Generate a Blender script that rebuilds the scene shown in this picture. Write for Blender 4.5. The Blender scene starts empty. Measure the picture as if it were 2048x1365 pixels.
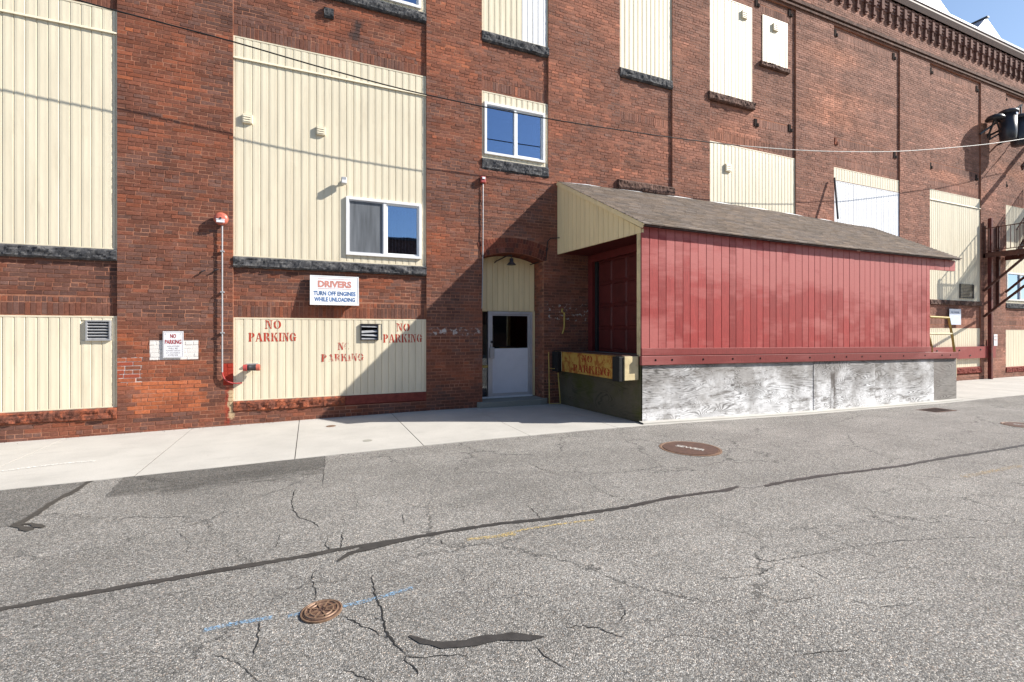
import bpy, bmesh, math, random
from mathutils import Vector, Matrix, noise as mnoise

random.seed(7)
R = math.radians
scene = bpy.context.scene
COL = scene.collection

# ------------------------------------------------------------------ camera, sky, sun, exposure
F_PX, HORIZON, TH, DIST, EYE = 942.0, 664.0, math.atan(942.0 / 2196.0), 10.1, 1.72
cam_d = bpy.data.cameras.new("camera")
cam = bpy.data.objects.new("camera", cam_d)
COL.objects.link(cam)
cam.location = (0, -DIST, EYE)
cam.rotation_euler = (R(90), 0, -TH)
cam_d.sensor_width = 36.0
cam_d.lens = 36.0 * F_PX / 2048.0
cam_d.shift_x = 0.0
cam_d.shift_y = -(682.5 - HORIZON) / 2048.0
cam_d.clip_end = 2000
cam_d.clip_start = 0.05
scene.camera = cam

SUN_EL = R(34.2)
SUN_AZ = math.atan2(math.cos(TH), -math.sin(TH))      # clockwise from +Y
sun_vec = Vector((math.sin(SUN_AZ) * math.cos(SUN_EL), math.cos(SUN_AZ) * math.cos(SUN_EL), math.sin(SUN_EL)))
world = bpy.data.worlds.new("World")
scene.world = world
world.use_nodes = True
wn = world.node_tree.nodes
wl = world.node_tree.links
bg = wn["Background"]
sky = wn.new("ShaderNodeTexSky")
sky.sky_type = 'NISHITA'
sky.sun_disc = False
sky.sun_elevation = SUN_EL
sky.sun_rotation = SUN_AZ
sky.air_density = 1.0
sky.dust_density = 0.4
sky.ozone_density = 1.5
wl.new(sky.outputs[0], bg.inputs[0])
bg.inputs[1].default_value = 0.095
sun_d = bpy.data.lights.new("sun", 'SUN')
sun_d.energy = 5.0
sun_d.angle = R(0.53)
sun_d.color = (1.0, 0.95, 0.87)
sun = bpy.data.objects.new("sun", sun_d)
COL.objects.link(sun)
sun.location = (30, -30, 30)
sun.rotation_euler = sun_vec.to_track_quat('Z', 'Y').to_euler()
scene.view_settings.view_transform = 'Standard'
scene.view_settings.look = 'None'
scene.view_settings.gamma = 1.0
scene.view_settings.use_curve_mapping = False
scene.view_settings.exposure = 0.88

# ------------------------------------------------------------------ survey helpers (photo measurements -> metres)
def W(px, py, p=0.0):
    """point of the plane parallel to the facade, p metres in front of it -> (x, z)"""
    a = math.atan((px - 1024) / F_PX) + TH
    d = DIST - p
    return d * math.tan(a), EYE + (HORIZON - py) / F_PX * d / math.cos(a) * math.cos(a - TH)

def G(px, py, z=0.0):
    """point on the ground -> (x, y)"""
    for _ in range(4):
        dep = (z - EYE) * F_PX / (HORIZON - py)
        X = (px - 1024) / F_PX * dep
        x = X * math.cos(TH) + dep * math.sin(TH)
        y = -X * math.sin(TH) + dep * math.cos(TH) - DIST
        z = gz(x)
    return x, y

GZ = [(-300, -.3), (-60, -.3), (-12, -.1), (-4.5, -.06), (.2, -.015), (2.3, 0), (4.5, -.01), (6, -.03), (10, -.13), (16, -.205), (28, -.225), (60, -.35), (400, -.4)]
def gz(x):
    for (a, za), (b, zb) in zip(GZ, GZ[1:]):
        if a <= x <= b:
            return za + (zb - za) * (x - a) / (b - a)
    return GZ[0][1] if x < GZ[0][0] else GZ[-1][1]

def proj(x, y, z):
    dx, dy = x, y + DIST
    dep = dx * math.sin(TH) + dy * math.cos(TH)
    X = dx * math.cos(TH) - dy * math.sin(TH)
    return 1024 + F_PX * X / dep, HORIZON - F_PX * (z - EYE) / dep, dep

# ------------------------------------------------------------------ mesh helpers
class MB:
    def __init__(s):
        s.v = []; s.f = []; s.c = []
    def add(s, vs, fs, col=None):
        b = len(s.v)
        s.v += [tuple(q) for q in vs]
        s.f += [tuple(b + i for i in f) for f in fs]
        if col is not None:
            s.c += [col] * len(vs)
        return s
    def box(s, x0, x1, y0, y1, z0, z1, col=None):
        vs = [(x0,y0,z0),(x1,y0,z0),(x1,y1,z0),(x0,y1,z0),(x0,y0,z1),(x1,y0,z1),(x1,y1,z1),(x0,y1,z1)]
        return s.add(vs, [(0,3,2,1),(4,5,6,7),(0,1,5,4),(1,2,6,5),(2,3,7,6),(3,0,4,7)], col)
    def bar(s, a, b, w, h, up=(0, 0, 1)):
        """rectangular bar from a to b"""
        a = Vector(a); b = Vector(b); d = (b - a).normalized(); up = Vector(up)
        if abs(d.dot(up)) > .99: up = Vector((0, 1, 0))
        r = d.cross(up).normalized(); u = r.cross(d)
        r *= w / 2; u *= h / 2
        vs = [a-r-u, a+r-u, a+r+u, a-r+u, b-r-u, b+r-u, b+r+u, b-r+u]
        return s.add(vs, [(0,1,2,3),(7,6,5,4),(4,5,1,0),(5,6,2,1),(6,7,3,2),(7,4,0,3)])
    def tube(s, pts, r, n=8, caps=True):
        pts = [Vector(p) for p in pts]
        rs = r if isinstance(r, (list, tuple)) else [r] * len(pts)
        rings = []
        prev = None
        for i, p in enumerate(pts):
            d = (pts[min(i+1, len(pts)-1)] - pts[max(i-1, 0)]).normalized()
            if prev is None:
                up = Vector((0,0,1)) if abs(d.z) < .9 else Vector((0,1,0))
                r0 = d.cross(up).normalized()
            else:
                r0 = (prev - d * prev.dot(d)).normalized()
            prev = r0
            u = d.cross(r0)
            rings.append([p + (r0*math.cos(2*math.pi*k/n) + u*math.sin(2*math.pi*k/n))*rs[i] for k in range(n)])
        vs = [q for g in rings for q in g]
        fs = []
        for i in range(len(pts)-1):
            for k in range(n):
                fs.append((i*n+k, i*n+(k+1)%n, (i+1)*n+(k+1)%n, (i+1)*n+k))
        if caps:
            fs.append(tuple(range(n-1, -1, -1)))
            fs.append(tuple((len(pts)-1)*n+k for k in range(n)))
        return s.add(vs, fs)
    def prism(s, poly, fn, t0, t1):
        """poly of (u,v), fn(u,v,t)->xyz"""
        n = len(poly)
        vs = [fn(u, v, t0) for u, v in poly] + [fn(u, v, t1) for u, v in poly]
        fs = [tuple(range(n)), tuple(range(2*n-1, n-1, -1))]
        fs += [(i, i+n, (i+1) % n + n, (i+1) % n) for i in range(n)]
        return s.add(vs, fs)
    def grid(s, fn, nu, nv):
        vs = [fn(i/nu, j/nv) for j in range(nv+1) for i in range(nu+1)]
        fs = [(j*(nu+1)+i, j*(nu+1)+i+1, (j+1)*(nu+1)+i+1, (j+1)*(nu+1)+i) for j in range(nv) for i in range(nu)]
        return s.add(vs, fs)
    def lathe(s, prof, c, axis='Z', n=20):
        vs = []
        for r, h in prof:
            for k in range(n):
                a = 2*math.pi*k/n
                p, q = r*math.cos(a), r*math.sin(a)
                vs.append({'Z': (c[0]+p, c[1]+q, c[2]+h), 'Y': (c[0]+p, c[1]-h, c[2]+q), 'X': (c[0]+h, c[1]+p, c[2]+q)}[axis])
        fs = []
        for i in range(len(prof)-1):
            for k in range(n):
                fs.append((i*n+k, i*n+(k+1)%n, (i+1)*n+(k+1)%n, (i+1)*n+k))
        fs.append(tuple(range(n-1, -1, -1)))
        fs.append(tuple((len(prof)-1)*n+k for k in range(n)))
        return s.add(vs, fs)
    def mesh(s, name):
        me = bpy.data.meshes.new(name)
        me.from_pydata(s.v, [], s.f)
        if s.c:
            at = me.color_attributes.new("col", 'FLOAT_COLOR', 'POINT')
            flat = []
            for c in s.c: flat += [c[0], c[1], c[2], 1.0]
            at.data.foreach_set("color", flat)
        bm = bmesh.new(); bm.from_mesh(me)
        if len(bm.faces) < 60000:
            bmesh.ops.recalc_face_normals(bm, faces=bm.faces)
        bm.to_mesh(me); bm.free()
        return me

def obj(name, mb, mat, parent=None, smooth=False, bevel=0):
    me = mb if isinstance(mb, bpy.types.Mesh) else mb.mesh(name)
    o = bpy.data.objects.new(name, me)
    COL.objects.link(o)
    if mat is not None and not me.materials:
        me.materials.append(mat)
    if parent is not None:
        attach(o, parent)
    if smooth:
        me.shade_smooth()
    if bevel:
        m = o.modifiers.new("bevel", 'BEVEL'); m.width = bevel; m.segments = 2; m.limit_method = 'ANGLE'; m.angle_limit = R(40)
    return o

ORIG = {}
def attach(o, parent):
    o.parent = parent
    L = ORIG.get(parent.name)
    o.matrix_parent_inverse = Matrix.Translation(-Vector(L)) if L else Matrix.Identity(4)

def tag(o, label, cat, group=None):
    o["label"] = label; o["category"] = cat
    if group: o["group"] = group
    return o

def thing(name, label, cat, loc, group=None):
    o = bpy.data.objects.new(name, None)
    COL.objects.link(o)
    o.empty_display_size = .2
    o.location = loc
    ORIG[o.name] = loc
    return tag(o, label, cat, group)

# ------------------------------------------------------------------ material helpers
class NT:
    def __init__(s, name):
        s.m = bpy.data.materials.new(name); s.m.use_nodes = True
        s.t = s.m.node_tree; s.n = s.t.nodes; s.b = s.n["Principled BSDF"]; s.out = s.n["Material Output"]
    def new(s, t, **k):
        nd = s.n.new(t)
        for a, b in k.items(): setattr(nd, a, b)
        return nd
    def link(s, a, b): s.t.links.new(a, b)
    def coord(s, scale=(1,1,1), rot=(0,0,0), loc=(0,0,0)):
        g = s.new("ShaderNodeNewGeometry"); mp = s.new("ShaderNodeMapping")
        mp.inputs["Scale"].default_value = scale; mp.inputs["Rotation"].default_value = rot; mp.inputs["Location"].default_value = loc
        s.link(g.outputs["Position"], mp.inputs[0]); return mp.outputs[0]
    def noise(s, vec, scale, detail=4, rough=.55, dist=0.0):
        n = s.new("ShaderNodeTexNoise"); n.inputs["Scale"].default_value = scale; n.inputs["Detail"].default_value = detail
        n.inputs["Roughness"].default_value = rough; n.inputs["Distortion"].default_value = dist
        s.link(vec, n.inputs["Vector"]); return n
    def ramp(s, fac, stops, interp='LINEAR'):
        r = s.new("ShaderNodeValToRGB"); cr = r.color_ramp; cr.interpolation = interp
        while len(cr.elements) > len(stops): cr.elements.remove(cr.elements[-1])
        while len(cr.elements) < len(stops): cr.elements.new(.5)
        for e, (p, c) in zip(cr.elements, stops):
            e.position = p; e.color = (c[0], c[1], c[2], 1) if not isinstance(c, (int, float)) else (c, c, c, 1)
        s.link(fac, r.inputs[0]); return r.outputs[0]
    def mix(s, fac, a, b, mode='MIX'):
        m = s.new("ShaderNodeMix", data_type='RGBA', blend_type=mode)
        for i, v in ((0, fac), (6, a), (7, b)):
            if isinstance(v, (int, float)): m.inputs[i].default_value = v
            elif isinstance(v, tuple): m.inputs[i].default_value = (*v[:3], 1)
            else: s.link(v, m.inputs[i])
        return m.outputs[2]
    def math(s, op, a, b=0.0, c=None):
        m = s.new("ShaderNodeMath", operation=op)
        for i, v in enumerate((a, b) if c is None else (a, b, c)):
            if isinstance(v, (int, float)): m.inputs[i].default_value = v
            else: s.link(v, m.inputs[i])
        return m.outputs[0]
    def bump(s, h, strength=.4, dist=.01):
        b = s.new("ShaderNodeBump"); b.inputs["Strength"].default_value = strength; b.inputs["Distance"].default_value = dist
        s.link(h, b.inputs["Height"]); s.link(b.outputs[0], s.b.inputs["Normal"])
    def rectmask(s, x0, x1, z0, z1, soft=.006, wob=0.0):
        g = s.new("ShaderNodeNewGeometry"); sp = s.new("ShaderNodeSeparateXYZ"); s.link(g.outputs["Position"], sp.inputs[0])
        X, Z = sp.outputs[0], sp.outputs[2]
        if wob:
            nz = s.noise(g.outputs["Position"], 14, 3).outputs[0]
            X = s.math('ADD', X, s.math('MULTIPLY', s.math('SUBTRACT', nz, .5), wob))
            Z = s.math('ADD', Z, s.math('MULTIPLY', s.math('SUBTRACT', nz, .5), wob))
        res = None
        for v, lo, hi in ((X, x0, x1), (Z, z0, z1)):
            for q, edge, sgn in ((v, lo, 1), (v, hi, -1)):
                d = s.math('MULTIPLY', s.math('SUBTRACT', q, edge), sgn / soft)
                mm = s.new("ShaderNodeClamp"); s.link(d, mm.inputs[0])
                res = mm.outputs[0] if res is None else s.math('MULTIPLY', res, mm.outputs[0])
        return res
    def base(s, c):
        if isinstance(c, tuple): s.b.inputs["Base Color"].default_value = (*c, 1)
        else: s.link(c, s.b.inputs["Base Color"])
        return s
    def rough(s, v, spec=.3):
        if isinstance(v, (int, float)): s.b.inputs["Roughness"].default_value = v
        else: s.link(v, s.b.inputs["Roughness"])
        s.b.inputs["Specular IOR Level"].default_value = spec
        return s

def simple(name, col, rough=.6, spec=.3, var=.15, scale=9, metal=0.0, bump=0.0, bscale=60, dirt=None, dirt_amt=.5, stretch=(1,1,1)):
    t = NT(name)
    v = t.coord(stretch)
    n = t.noise(v, scale, 5).outputs[0]
    lo = tuple(max(0, c*(1-var)) for c in col); hi = tuple(min(1, c*(1+var)) for c in col)
    c = t.ramp(n, [(.3, lo), (.7, hi)])
    if dirt:
        d = t.ramp(t.noise(v, scale*.45, 6, .65).outputs[0], [(.5, 0.0), (.72, dirt_amt)])
        c = t.mix(d, c, dirt)
    t.base(c).rough(rough, spec)
    t.b.inputs["Metallic"].default_value = metal
    if bump: t.bump(t.noise(v, bscale, 4).outputs[0], bump, .004)
    return t.m

def paint_zones(t, c):
    """real paint and patches on the facade masonry: white block round the sign, red block by the pipe, crumbled mortar"""
    x0, z1 = W(299, 681); x1, z0 = W(397, 719)
    c = t.mix(t.rectmask(x0, x1, z0, z1, .006, .012), c, (.72, .69, .66))
    x0, z1 = W(446, 727); x1, z0 = W(468, 771)
    c = t.mix(t.rectmask(x0, x1, z0, z1, .008, .03), c, (.33, .04, .025))
    x0, z1 = W(448, 771); x1, z0 = W(462, 852)
    c = t.mix(t.math('MULTIPLY', t.rectmask(x0, x1, z0, z1, .05, .12), .6), c, (.35, .045, .025))
    x0, z1 = W(455, 780); x1, z0 = W(470, 838)
    c = t.mix(t.rectmask(x0, x1, z0, z1, .03, .16), c, (.5, .36, .22))
    # grey-white smears on the shaded pier by the door
    g = t.coord()
    x0, z1 = W(858, 655); x1, z0 = W(962, 672)
    sm = t.ramp(t.noise(g, 9, 4).outputs[0], [(.52, 0.0), (.6, 1.0)])
    c = t.mix(t.math('MULTIPLY', t.rectmask(x0, x1, z0, z1, .05, .1), sm), c, (.5, .46, .44))
    x0, z1 = W(1092, 606); x1, z0 = W(1180, 645)
    sm = t.ramp(t.noise(g, 11, 3).outputs[0], [(.58, 0.0), (.63, 1.0)])
    c = t.mix(t.math('MULTIPLY', t.rectmask(x0, x1, z0, z1, .05, .1), sm), c, (.5, .45, .42))
    # tarry stain under the upper stone sill
    x0, z1 = W(683, 22); x1, z0 = W(745, 95)
    sm = t.ramp(t.noise(t.coord((1,1,.35)), 5, 4).outputs[0], [(.42, 0.0), (.6, .8)])
    c = t.mix(t.math('MULTIPLY', t.rectmask(x0, x1, z0, z1, .15, .1), sm), c, (.045, .04, .04))
    return c

def mat_brick(name, src):
    t = NT(name)
    if src == 'attr':
        a = t.new("ShaderNodeAttribute", attribute_name="col"); c = a.outputs["Color"]
    else:
        a = t.new("ShaderNodeObjectInfo"); c = a.outputs["Color"]
    v = t.coord()
    n = t.noise(v, 22, 6, .65).outputs[0]
    c = t.mix(1.0, c, t.ramp(n, [(.25, .7), (.5, 1.06), (.75, 1.35)]), 'MULTIPLY')
    soot = t.ramp(t.noise(t.coord((1, 1, .8)), 1.6, 6, .6).outputs[0], [(.5, 0.0), (.74, .5)])
    c = t.mix(soot, c, (.06, .036, .03))
    bloom = t.ramp(t.noise(t.coord((1,1,1), loc=(9,3,4)), 3.2, 7, .7).outputs[0], [(.56, 0.0), (.75, .22)])
    c = t.mix(bloom, c, (.42, .3, .26))
    c = paint_zones(t, c)
    t.base(c).rough(.9, .15)
    t.bump(t.noise(v, 130, 5, .7).outputs[0], .55, .006)
    return t.m

def mat_mortar():
    t = NT("mortar")
    v = t.coord()
    n = t.noise(v, 2.2, 6, .6).outputs[0]
    c = t.ramp(n, [(.3, (.24, .098, .060)), (.5, (.36, .160, .098)), (.68, (.46, .235, .155))])
    c = t.mix(t.ramp(t.noise(v, 40, 4).outputs[0], [(.4, 0.0), (.7, .5)]), c, (.2, .10, .08))
    xa, zb_ = W(234, 714); xb, za = W(284, 768)
    c = t.mix(t.math('MULTIPLY', t.rectmask(xa, xb, za, zb_, .02, .25), .9), c, (.66, .60, .56))
    c = paint_zones(t, c)
    t.base(c).rough(.95, .1)
    t.bump(t.noise(v, 160, 4).outputs[0], .5, .004)
    return t.m

def mat_siding(name, col, dirtcol=(.45, .36, .24), amt=.5):
    t = NT(name)
    v = t.coord((1, 1, .12))
    n = t.noise(v, 6, 5, .6).outputs[0]
    c = t.ramp(n, [(.3, tuple(q*.9 for q in col)), (.7, tuple(min(1, q*1.05) for q in col))])
    d = t.ramp(t.noise(t.coord((1.2, 1, .25)), 3.5, 7, .7).outputs[0], [(.55, 0.0), (.85, amt)])
    c = t.mix(d, c, dirtcol)
    sp = t.ramp(t.noise(t.coord(), 38, 3, .5).outputs[0], [(.74, 0.0), (.8, .5)])
    c = t.mix(sp, c, (.3, .2, .1))
    t.base(c).rough(.5, .3)
    t.bump(t.noise(t.coord((1,1,.3)), 7, 3).outputs[0], .12, .02)
    return t.m

def mat_stone(name, stops, bump=.8):
    t = NT(name)
    v = t.coord()
    n = t.noise(v, 7, 8, .7, .6).outputs[0]
    c = t.ramp(n, stops)
    t.base(c).rough(.9, .15)
    t.bump(t.noise(v, 45, 8, .7).outputs[0], bump, .015)
    return t.m

def mat_asphalt(name, tone=1.0, smoothish=False):
    t = NT(name)
    v = t.coord()
    vo = t.new("ShaderNodeTexVoronoi"); vo.inputs["Scale"].default_value = 135; t.link(v, vo.inputs["Vector"])
    sp = t.new("ShaderNodeSeparateColor"); t.link(vo.outputs["Color"], sp.inputs[0])
    k = tone
    stone = t.ramp(sp.outputs[0], [(0, (.075*k, .075*k, .073*k)), (.3, (.155*k, .154*k, .148*k)), (.6, (.225*k, .222*k, .212*k)), (.85, (.31*k, .305*k, .288*k)), (1, (.50*k, .49*k, .465*k))])
    tint = t.ramp(sp.outputs[1], [(0, (1.06, .99, .93)), (.5, (1.02, .99, .965)), (.85, (.99, .99, 1.01)), (1, (1.18, .97, .83))])
    c = t.mix(1.0, stone, tint, 'MULTIPLY')
    # bitumen between the stones
    ed = t.ramp(vo.outputs["Distance"], [(.4, 0.0), (.8, .6)])
    c = t.mix(ed, c, (.055*k, .053*k, .05*k))
    big = t.ramp(t.noise(v, .35, 6, .6).outputs[0], [(.3, .78), (.7, 1.15)])
    c = t.mix(1.0, c, big, 'MULTIPLY')
    oil = t.ramp(t.noise(t.coord((.9, 1.1, 1), loc=(4, 7, 0)), 1.15, 7, .7).outputs[0], [(.60, 0.0), (.74, .45)])
    c = t.mix(oil, c, (.10*k, .098*k, .095*k))
    mid = t.ramp(t.noise(t.coord((.5, 1.4, 1), rot=(0, 0, .2)), 1.7, 6, .65).outputs[0], [(.3, .86), (.7, 1.1)])
    c = t.mix(1.0, c, mid, 'MULTIPLY')
    # hairline crazing
    v2 = t.new("ShaderNodeTexVoronoi", feature='DISTANCE_TO_EDGE'); v2.inputs["Scale"].default_value = .62
    wv = t.new("ShaderNodeVectorMath", operation='ADD')
    nz = t.noise(v, 3.2, 6, .7); sc = t.new("ShaderNodeVectorMath", operation='SCALE'); sc.inputs[3].default_value = .5
    t.link(nz.outputs["Color"], sc.inputs[0]); t.link(v, wv.inputs[0]); t.link(sc.outputs[0], wv.inputs[1]); t.link(wv.outputs[0], v2.inputs["Vector"])
    gate = t.ramp(t.noise(v, .7, 4).outputs[0], [(.42, 0.0), (.56, .8)])
    cr = t.math('MULTIPLY', t.ramp(v2.outputs["Distance"], [(0.0, 1.0), (.003, .8), (.009, 0.0)]), gate)
    c = t.mix(cr, c, (.03, .03, .03))
    t.base(c).rough(.92, .18)
    h = t.math('MULTIPLY', vo.outputs["Distance"], -1.0)
    h2 = t.math('ADD', h, t.math('MULTIPLY', sp.outputs[2], .7))
    t.bump(h2, .25 if smoothish else .75, .006)
    return t.m

def mat_patch():
    m = mat_asphalt("asphalt_patch", .84, False); t = NT.__new__(NT); t.m = m; t.t = m.node_tree; t.n = t.t.nodes; t.b = t.n["Principled BSDF"]; t.out = t.n["Material Output"]
    g_ = t.new("ShaderNodeNewGeometry"); sp = t.new("ShaderNodeSeparateXYZ"); t.link(g_.outputs["Position"], sp.inputs[0])
    d = t.math('MULTIPLY', t.math('ADD', sp.outputs[1], 4.05), 1.2)
    f = t.math('ADD', d, t.math('MULTIPLY', t.math('SUBTRACT', t.noise(t.coord((.7, 1.5, 1)), 3.0, 7, .7).outputs[0], .5), 1.9))
    t.link(t.ramp(f, [(.05, 0.0), (.75, .9)]), t.b.inputs["Alpha"])
    return m

def mat_concrete(name, col, k=1.0):
    t = NT(name)
    v = t.coord()
    c = t.ramp(t.noise(v, 1.1, 7, .6).outputs[0], [(.3, tuple(q*.88 for q in col)), (.7, tuple(q*1.06 for q in col))])
    c = t.mix(t.ramp(t.noise(t.coord((.6, 2, 1), rot=(0,0,.15)), 2.6, 8, .7).outputs[0], [(.54, 0.0), (.8, .4)]), c, tuple(q*.62 for q in col))
    sp = t.ramp(t.noise(v, 170, 2, .5).outputs[0], [(.3, .85), (.6, 1.05)])
    c = t.mix(1.0, c, sp, 'MULTIPLY')
    spot = t.ramp(t.noise(v, 24, 3, .5).outputs[0], [(.73, 0.0), (.77, .55)])
    c = t.mix(spot, c, tuple(q*.35 for q in col))
    t.base(c).rough(.9, .2)
    t.bump(t.noise(v, 220, 3).outputs[0], .3, .003)
    return t.m

def mat_redwood(name, col, fade):
    t = NT(name)
    v = t.coord((1, 1, .07))
    grain = t.noise(v, 85, 6, .75, .3).outputs[0]
    oi = t.new("ShaderNodeObjectInfo")
    c = t.ramp(grain, [(.32, tuple(q*.62 for q in col)), (.5, col), (.68, tuple(q*1.22 for q in col))])
    tone = t.ramp(oi.outputs["Random"], [(0, .8), (1, 1.12)])
    c = t.mix(1.0, c, tone, 'MULTIPLY')
    # sun-faded areas; each board fades by its own amount
    off = t.new("ShaderNodeCombineXYZ"); t.link(t.math('MULTIPLY', oi.outputs["Random"], 37.0), off.inputs[0])
    sc = t.new("ShaderNodeVectorMath", operation='ADD'); t.link(t.coord((.05, .05, 1.0)), sc.inputs[0]); t.link(off.outputs[0], sc.inputs[1])
    own = t.noise(sc.outputs[0], 1.3, 9, .7).outputs[0]
    wide = t.noise(t.coord((.3, .3, 1.1)), 1.0, 5, .6).outputs[0]
    gz_ = t.new('ShaderNodeNewGeometry'); sz_ = t.new('ShaderNodeSeparateXYZ'); t.link(gz_.outputs['Position'], sz_.inputs[0])
    wide = t.math('ADD', wide, t.math('MULTIPLY', t.math('SUBTRACT', sz_.outputs[2], 2.4), .05))
    f = t.ramp(t.math('ADD', t.math('MULTIPLY', own, .4), t.math('MULTIPLY', wide, .6)), [(.455, 0.0), (.545, .75)])
    c = t.mix(f, c, fade)
    scr = t.ramp(t.noise(t.coord((1, 1, 12)), 12, 6, .75).outputs[0], [(.52, 0.0), (.7, .5)])
    chip = t.ramp(t.noise(t.coord((1, 1, .5)), 30, 4, .6).outputs[0], [(.70, 0.0), (.76, .5)])
    c = t.mix(chip, c, tuple(min(1, q*1.5+.05) for q in fade))
    c = t.mix(scr, c, tuple(q*.55 for q in col))
    t.base(c).rough(.55, .3)
    t.bump(grain, .25, .004)
    return t.m

def mat_plywood(name, light, dark, amt, moss=None, seed=0.0, worn=False):
    t = NT(name)
    v = t.coord((.42, .42, 2.3), loc=(seed, seed*.7, 0))
    n = t.noise(v, 1.15, 2.5, .45, .9).outputs[0]
    ringv = t.math('FRACT', t.math('MULTIPLY', n, 34.0))
    ring = t.math('ABSOLUTE', t.math('SUBTRACT', ringv, .5))
    fine = t.noise(t.coord((.35, .35, 9)), 18, 6, .75).outputs[0]
    line = t.ramp(ring, [(0.0, 1.0), (.12, .75), (.3, .1), (.42, 0.0)])
    patch = t.ramp(t.noise(t.coord((.7, .7, 1.1), loc=(seed+3, 0, seed)), 1.9, 5, .6).outputs[0], [(.38, .12), (.62, 1.0)])
    blot = t.ramp(t.noise(t.coord((.45, .45, 2.0), loc=(seed*3, 0, 1)), 2.4, 9, .8).outputs[0], [(.51, 0.0), (.62, .78)])
    if worn:   # paint weathered off, mostly along the top
        g_ = t.new('ShaderNodeNewGeometry'); sp_ = t.new('ShaderNodeSeparateXYZ'); t.link(g_.outputs['Position'], sp_.inputs[0])
        hgt = t.math('ADD', t.math('MULTIPLY', sp_.outputs[2], .75), t.math('MULTIPLY', t.noise(t.coord((.7, .7, .9), loc=(seed*2, 1, 3)), 1.3, 7, .7).outputs[0], 2.6))
        wr = t.ramp(t.math('MULTIPLY', hgt, .5), [(.70, 0.0), (.86, .5), (1.0, 1.0)])
        bare = t.mix(t.ramp(fine, [(.3, .0), (.7, .8)]), (.42, .40, .38), (.14, .12, .10))
        light = t.mix(t.math('MULTIPLY', wr, .8), light, bare)
    c = t.mix(t.math('MULTIPLY', t.math('MULTIPLY', line, patch), amt*(.85 if worn else 1)), light, dark)
    if worn: c = t.mix(blot, c, (.13, .115, .10))
    c = t.mix(t.math('MULTIPLY', t.ramp(fine, [(.45, 0.0), (.7, .6)]), t.math('MULTIPLY', patch, amt)), c, dark)
    stain = t.ramp(t.noise(t.coord((.9, .9, .5), loc=(seed, 2, 0)), 1.5, 6, .65).outputs[0], [(.5, 0.0), (.68, .55*amt)])
    c = t.mix(stain, c, tuple(min(1, b*3.2) for b in dark))
    if moss:
        mz = t.ramp(t.noise(t.coord((1, 1, .8), loc=(1, 5, 2)), 1.7, 6, .6).outputs[0], [(.45, 0.0), (.65, .8)])
        c = t.mix(mz, c, moss)
    if worn:
        xa, zb_ = W(1655, 740, 2.85); xb, za = W(1675, 830, 2.85)
        st_ = t.ramp(t.noise(t.coord((3, 3, .6)), 2.5, 5).outputs[0], [(.35, 0.0), (.6, .85)])
        c = t.mix(t.math('MULTIPLY', t.rectmask(xa, xb, za, zb_, .12, .2), st_), c, (.07, .055, .045))
    t.base(c).rough(.75, .2)
    t.bump(line, .12, .004)
    return t.m

def mat_alpha(name, col, lo, hi, scale, stretch=(1,1,1), rough=.8):
    """worn or sprayed paint: real holes in the coat"""
    t = NT(name)
    v = t.coord(stretch)
    a = t.ramp(t.noise(v, scale, 5, .65).outputs[0], [(lo, 0.0), (hi, 1.0)])
    t.base(col).rough(rough, .2)
    t.link(a, t.b.inputs["Alpha"])
    return t.m

def mat_glass(name, tint=(.9, .95, 1.0), refl=.18):
    t = NT(name)
    tr = t.new("ShaderNodeBsdfTransparent"); tr.inputs[0].default_value = (.62, .66, .7, 1)
    gl = t.new("ShaderNodeBsdfGlossy"); gl.inputs["Roughness"].default_value = .015; gl.inputs[0].default_value = (*tint, 1)
    fr = t.new("ShaderNodeFresnel"); fr.inputs[0].default_value = 1.5
    wob = t.new("ShaderNodeBump"); wob.inputs["Strength"].default_value = .03; wob.inputs["Distance"].default_value = .02
    t.link(t.noise(t.coord(), 1.5, 2).outputs[0], wob.inputs["Height"]); t.link(wob.outputs[0], gl.inputs["Normal"])
    fac = t.math('ADD', t.math('MULTIPLY', fr.outputs[0], 1.6), refl)
    cl = t.new("ShaderNodeClamp"); t.link(fac, cl.inputs[0])
    mx = t.new("ShaderNodeMixShader"); t.link(cl.outputs[0], mx.inputs[0]); t.link(tr.outputs[0], mx.inputs[1]); t.link(gl.outputs[0], mx.inputs[2])
    t.link(mx.outputs[0], t.out.inputs[0])
    return t.m

M = {}
M['brick'] = mat_brick("brick_attr", 'attr')
M['brick_o'] = mat_brick("brick_obj", 'obj')
M['mortar'] = mat_mortar()
CREAM = (.735, .655, .495)
M['cream'] = mat_siding("siding_cream", CREAM)
M['cream2'] = mat_siding("siding_cream_shed", (.86, .70, .41))
M['white_sid'] = mat_siding("siding_white", (.80, .80, .82), (.5, .5, .5), .2)
M['frame'] = simple("white_vinyl", (.80, .80, .80), .4, .4, .05)
M['stone'] = mat_stone("stone_dark", [(.25, (.02, .02, .022)), (.5, (.07, .07, .075)), (.66, (.16, .155, .15)), (.8, (.30, .27, .25))])
M['stone_red'] = mat_stone("stone_red", [(.25, (.035, .025, .022)), (.48, (.16, .06, .04)), (.62, (.34, .10, .05)), (.8, (.34, .2, .15))])
M['stone_brown'] = mat_stone("stone_brown", [(.25, (.03, .022, .02)), (.5, (.12, .07, .055)), (.75, (.25, .15, .12))])
M['stone_paint'] = mat_stone("stone_red_paint", [(.25, (.12, .03, .025)), (.6, (.24, .06, .045)), (.8, (.3, .11, .09))], .3)
M['asphalt'] = mat_asphalt("asphalt", 1.32)
M['asphalt_new'] = mat_patch()
M['asphalt_fine'] = mat_asphalt("asphalt_fine_patch", .82, True)
M['conc'] = mat_concrete("concrete", (.47, .45, .415))
M['conc_step'] = mat_concrete("concrete_step", (.30, .29, .25))
M['conc_moss'] = mat_concrete("concrete_moss", (.28, .27, .15))
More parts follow.
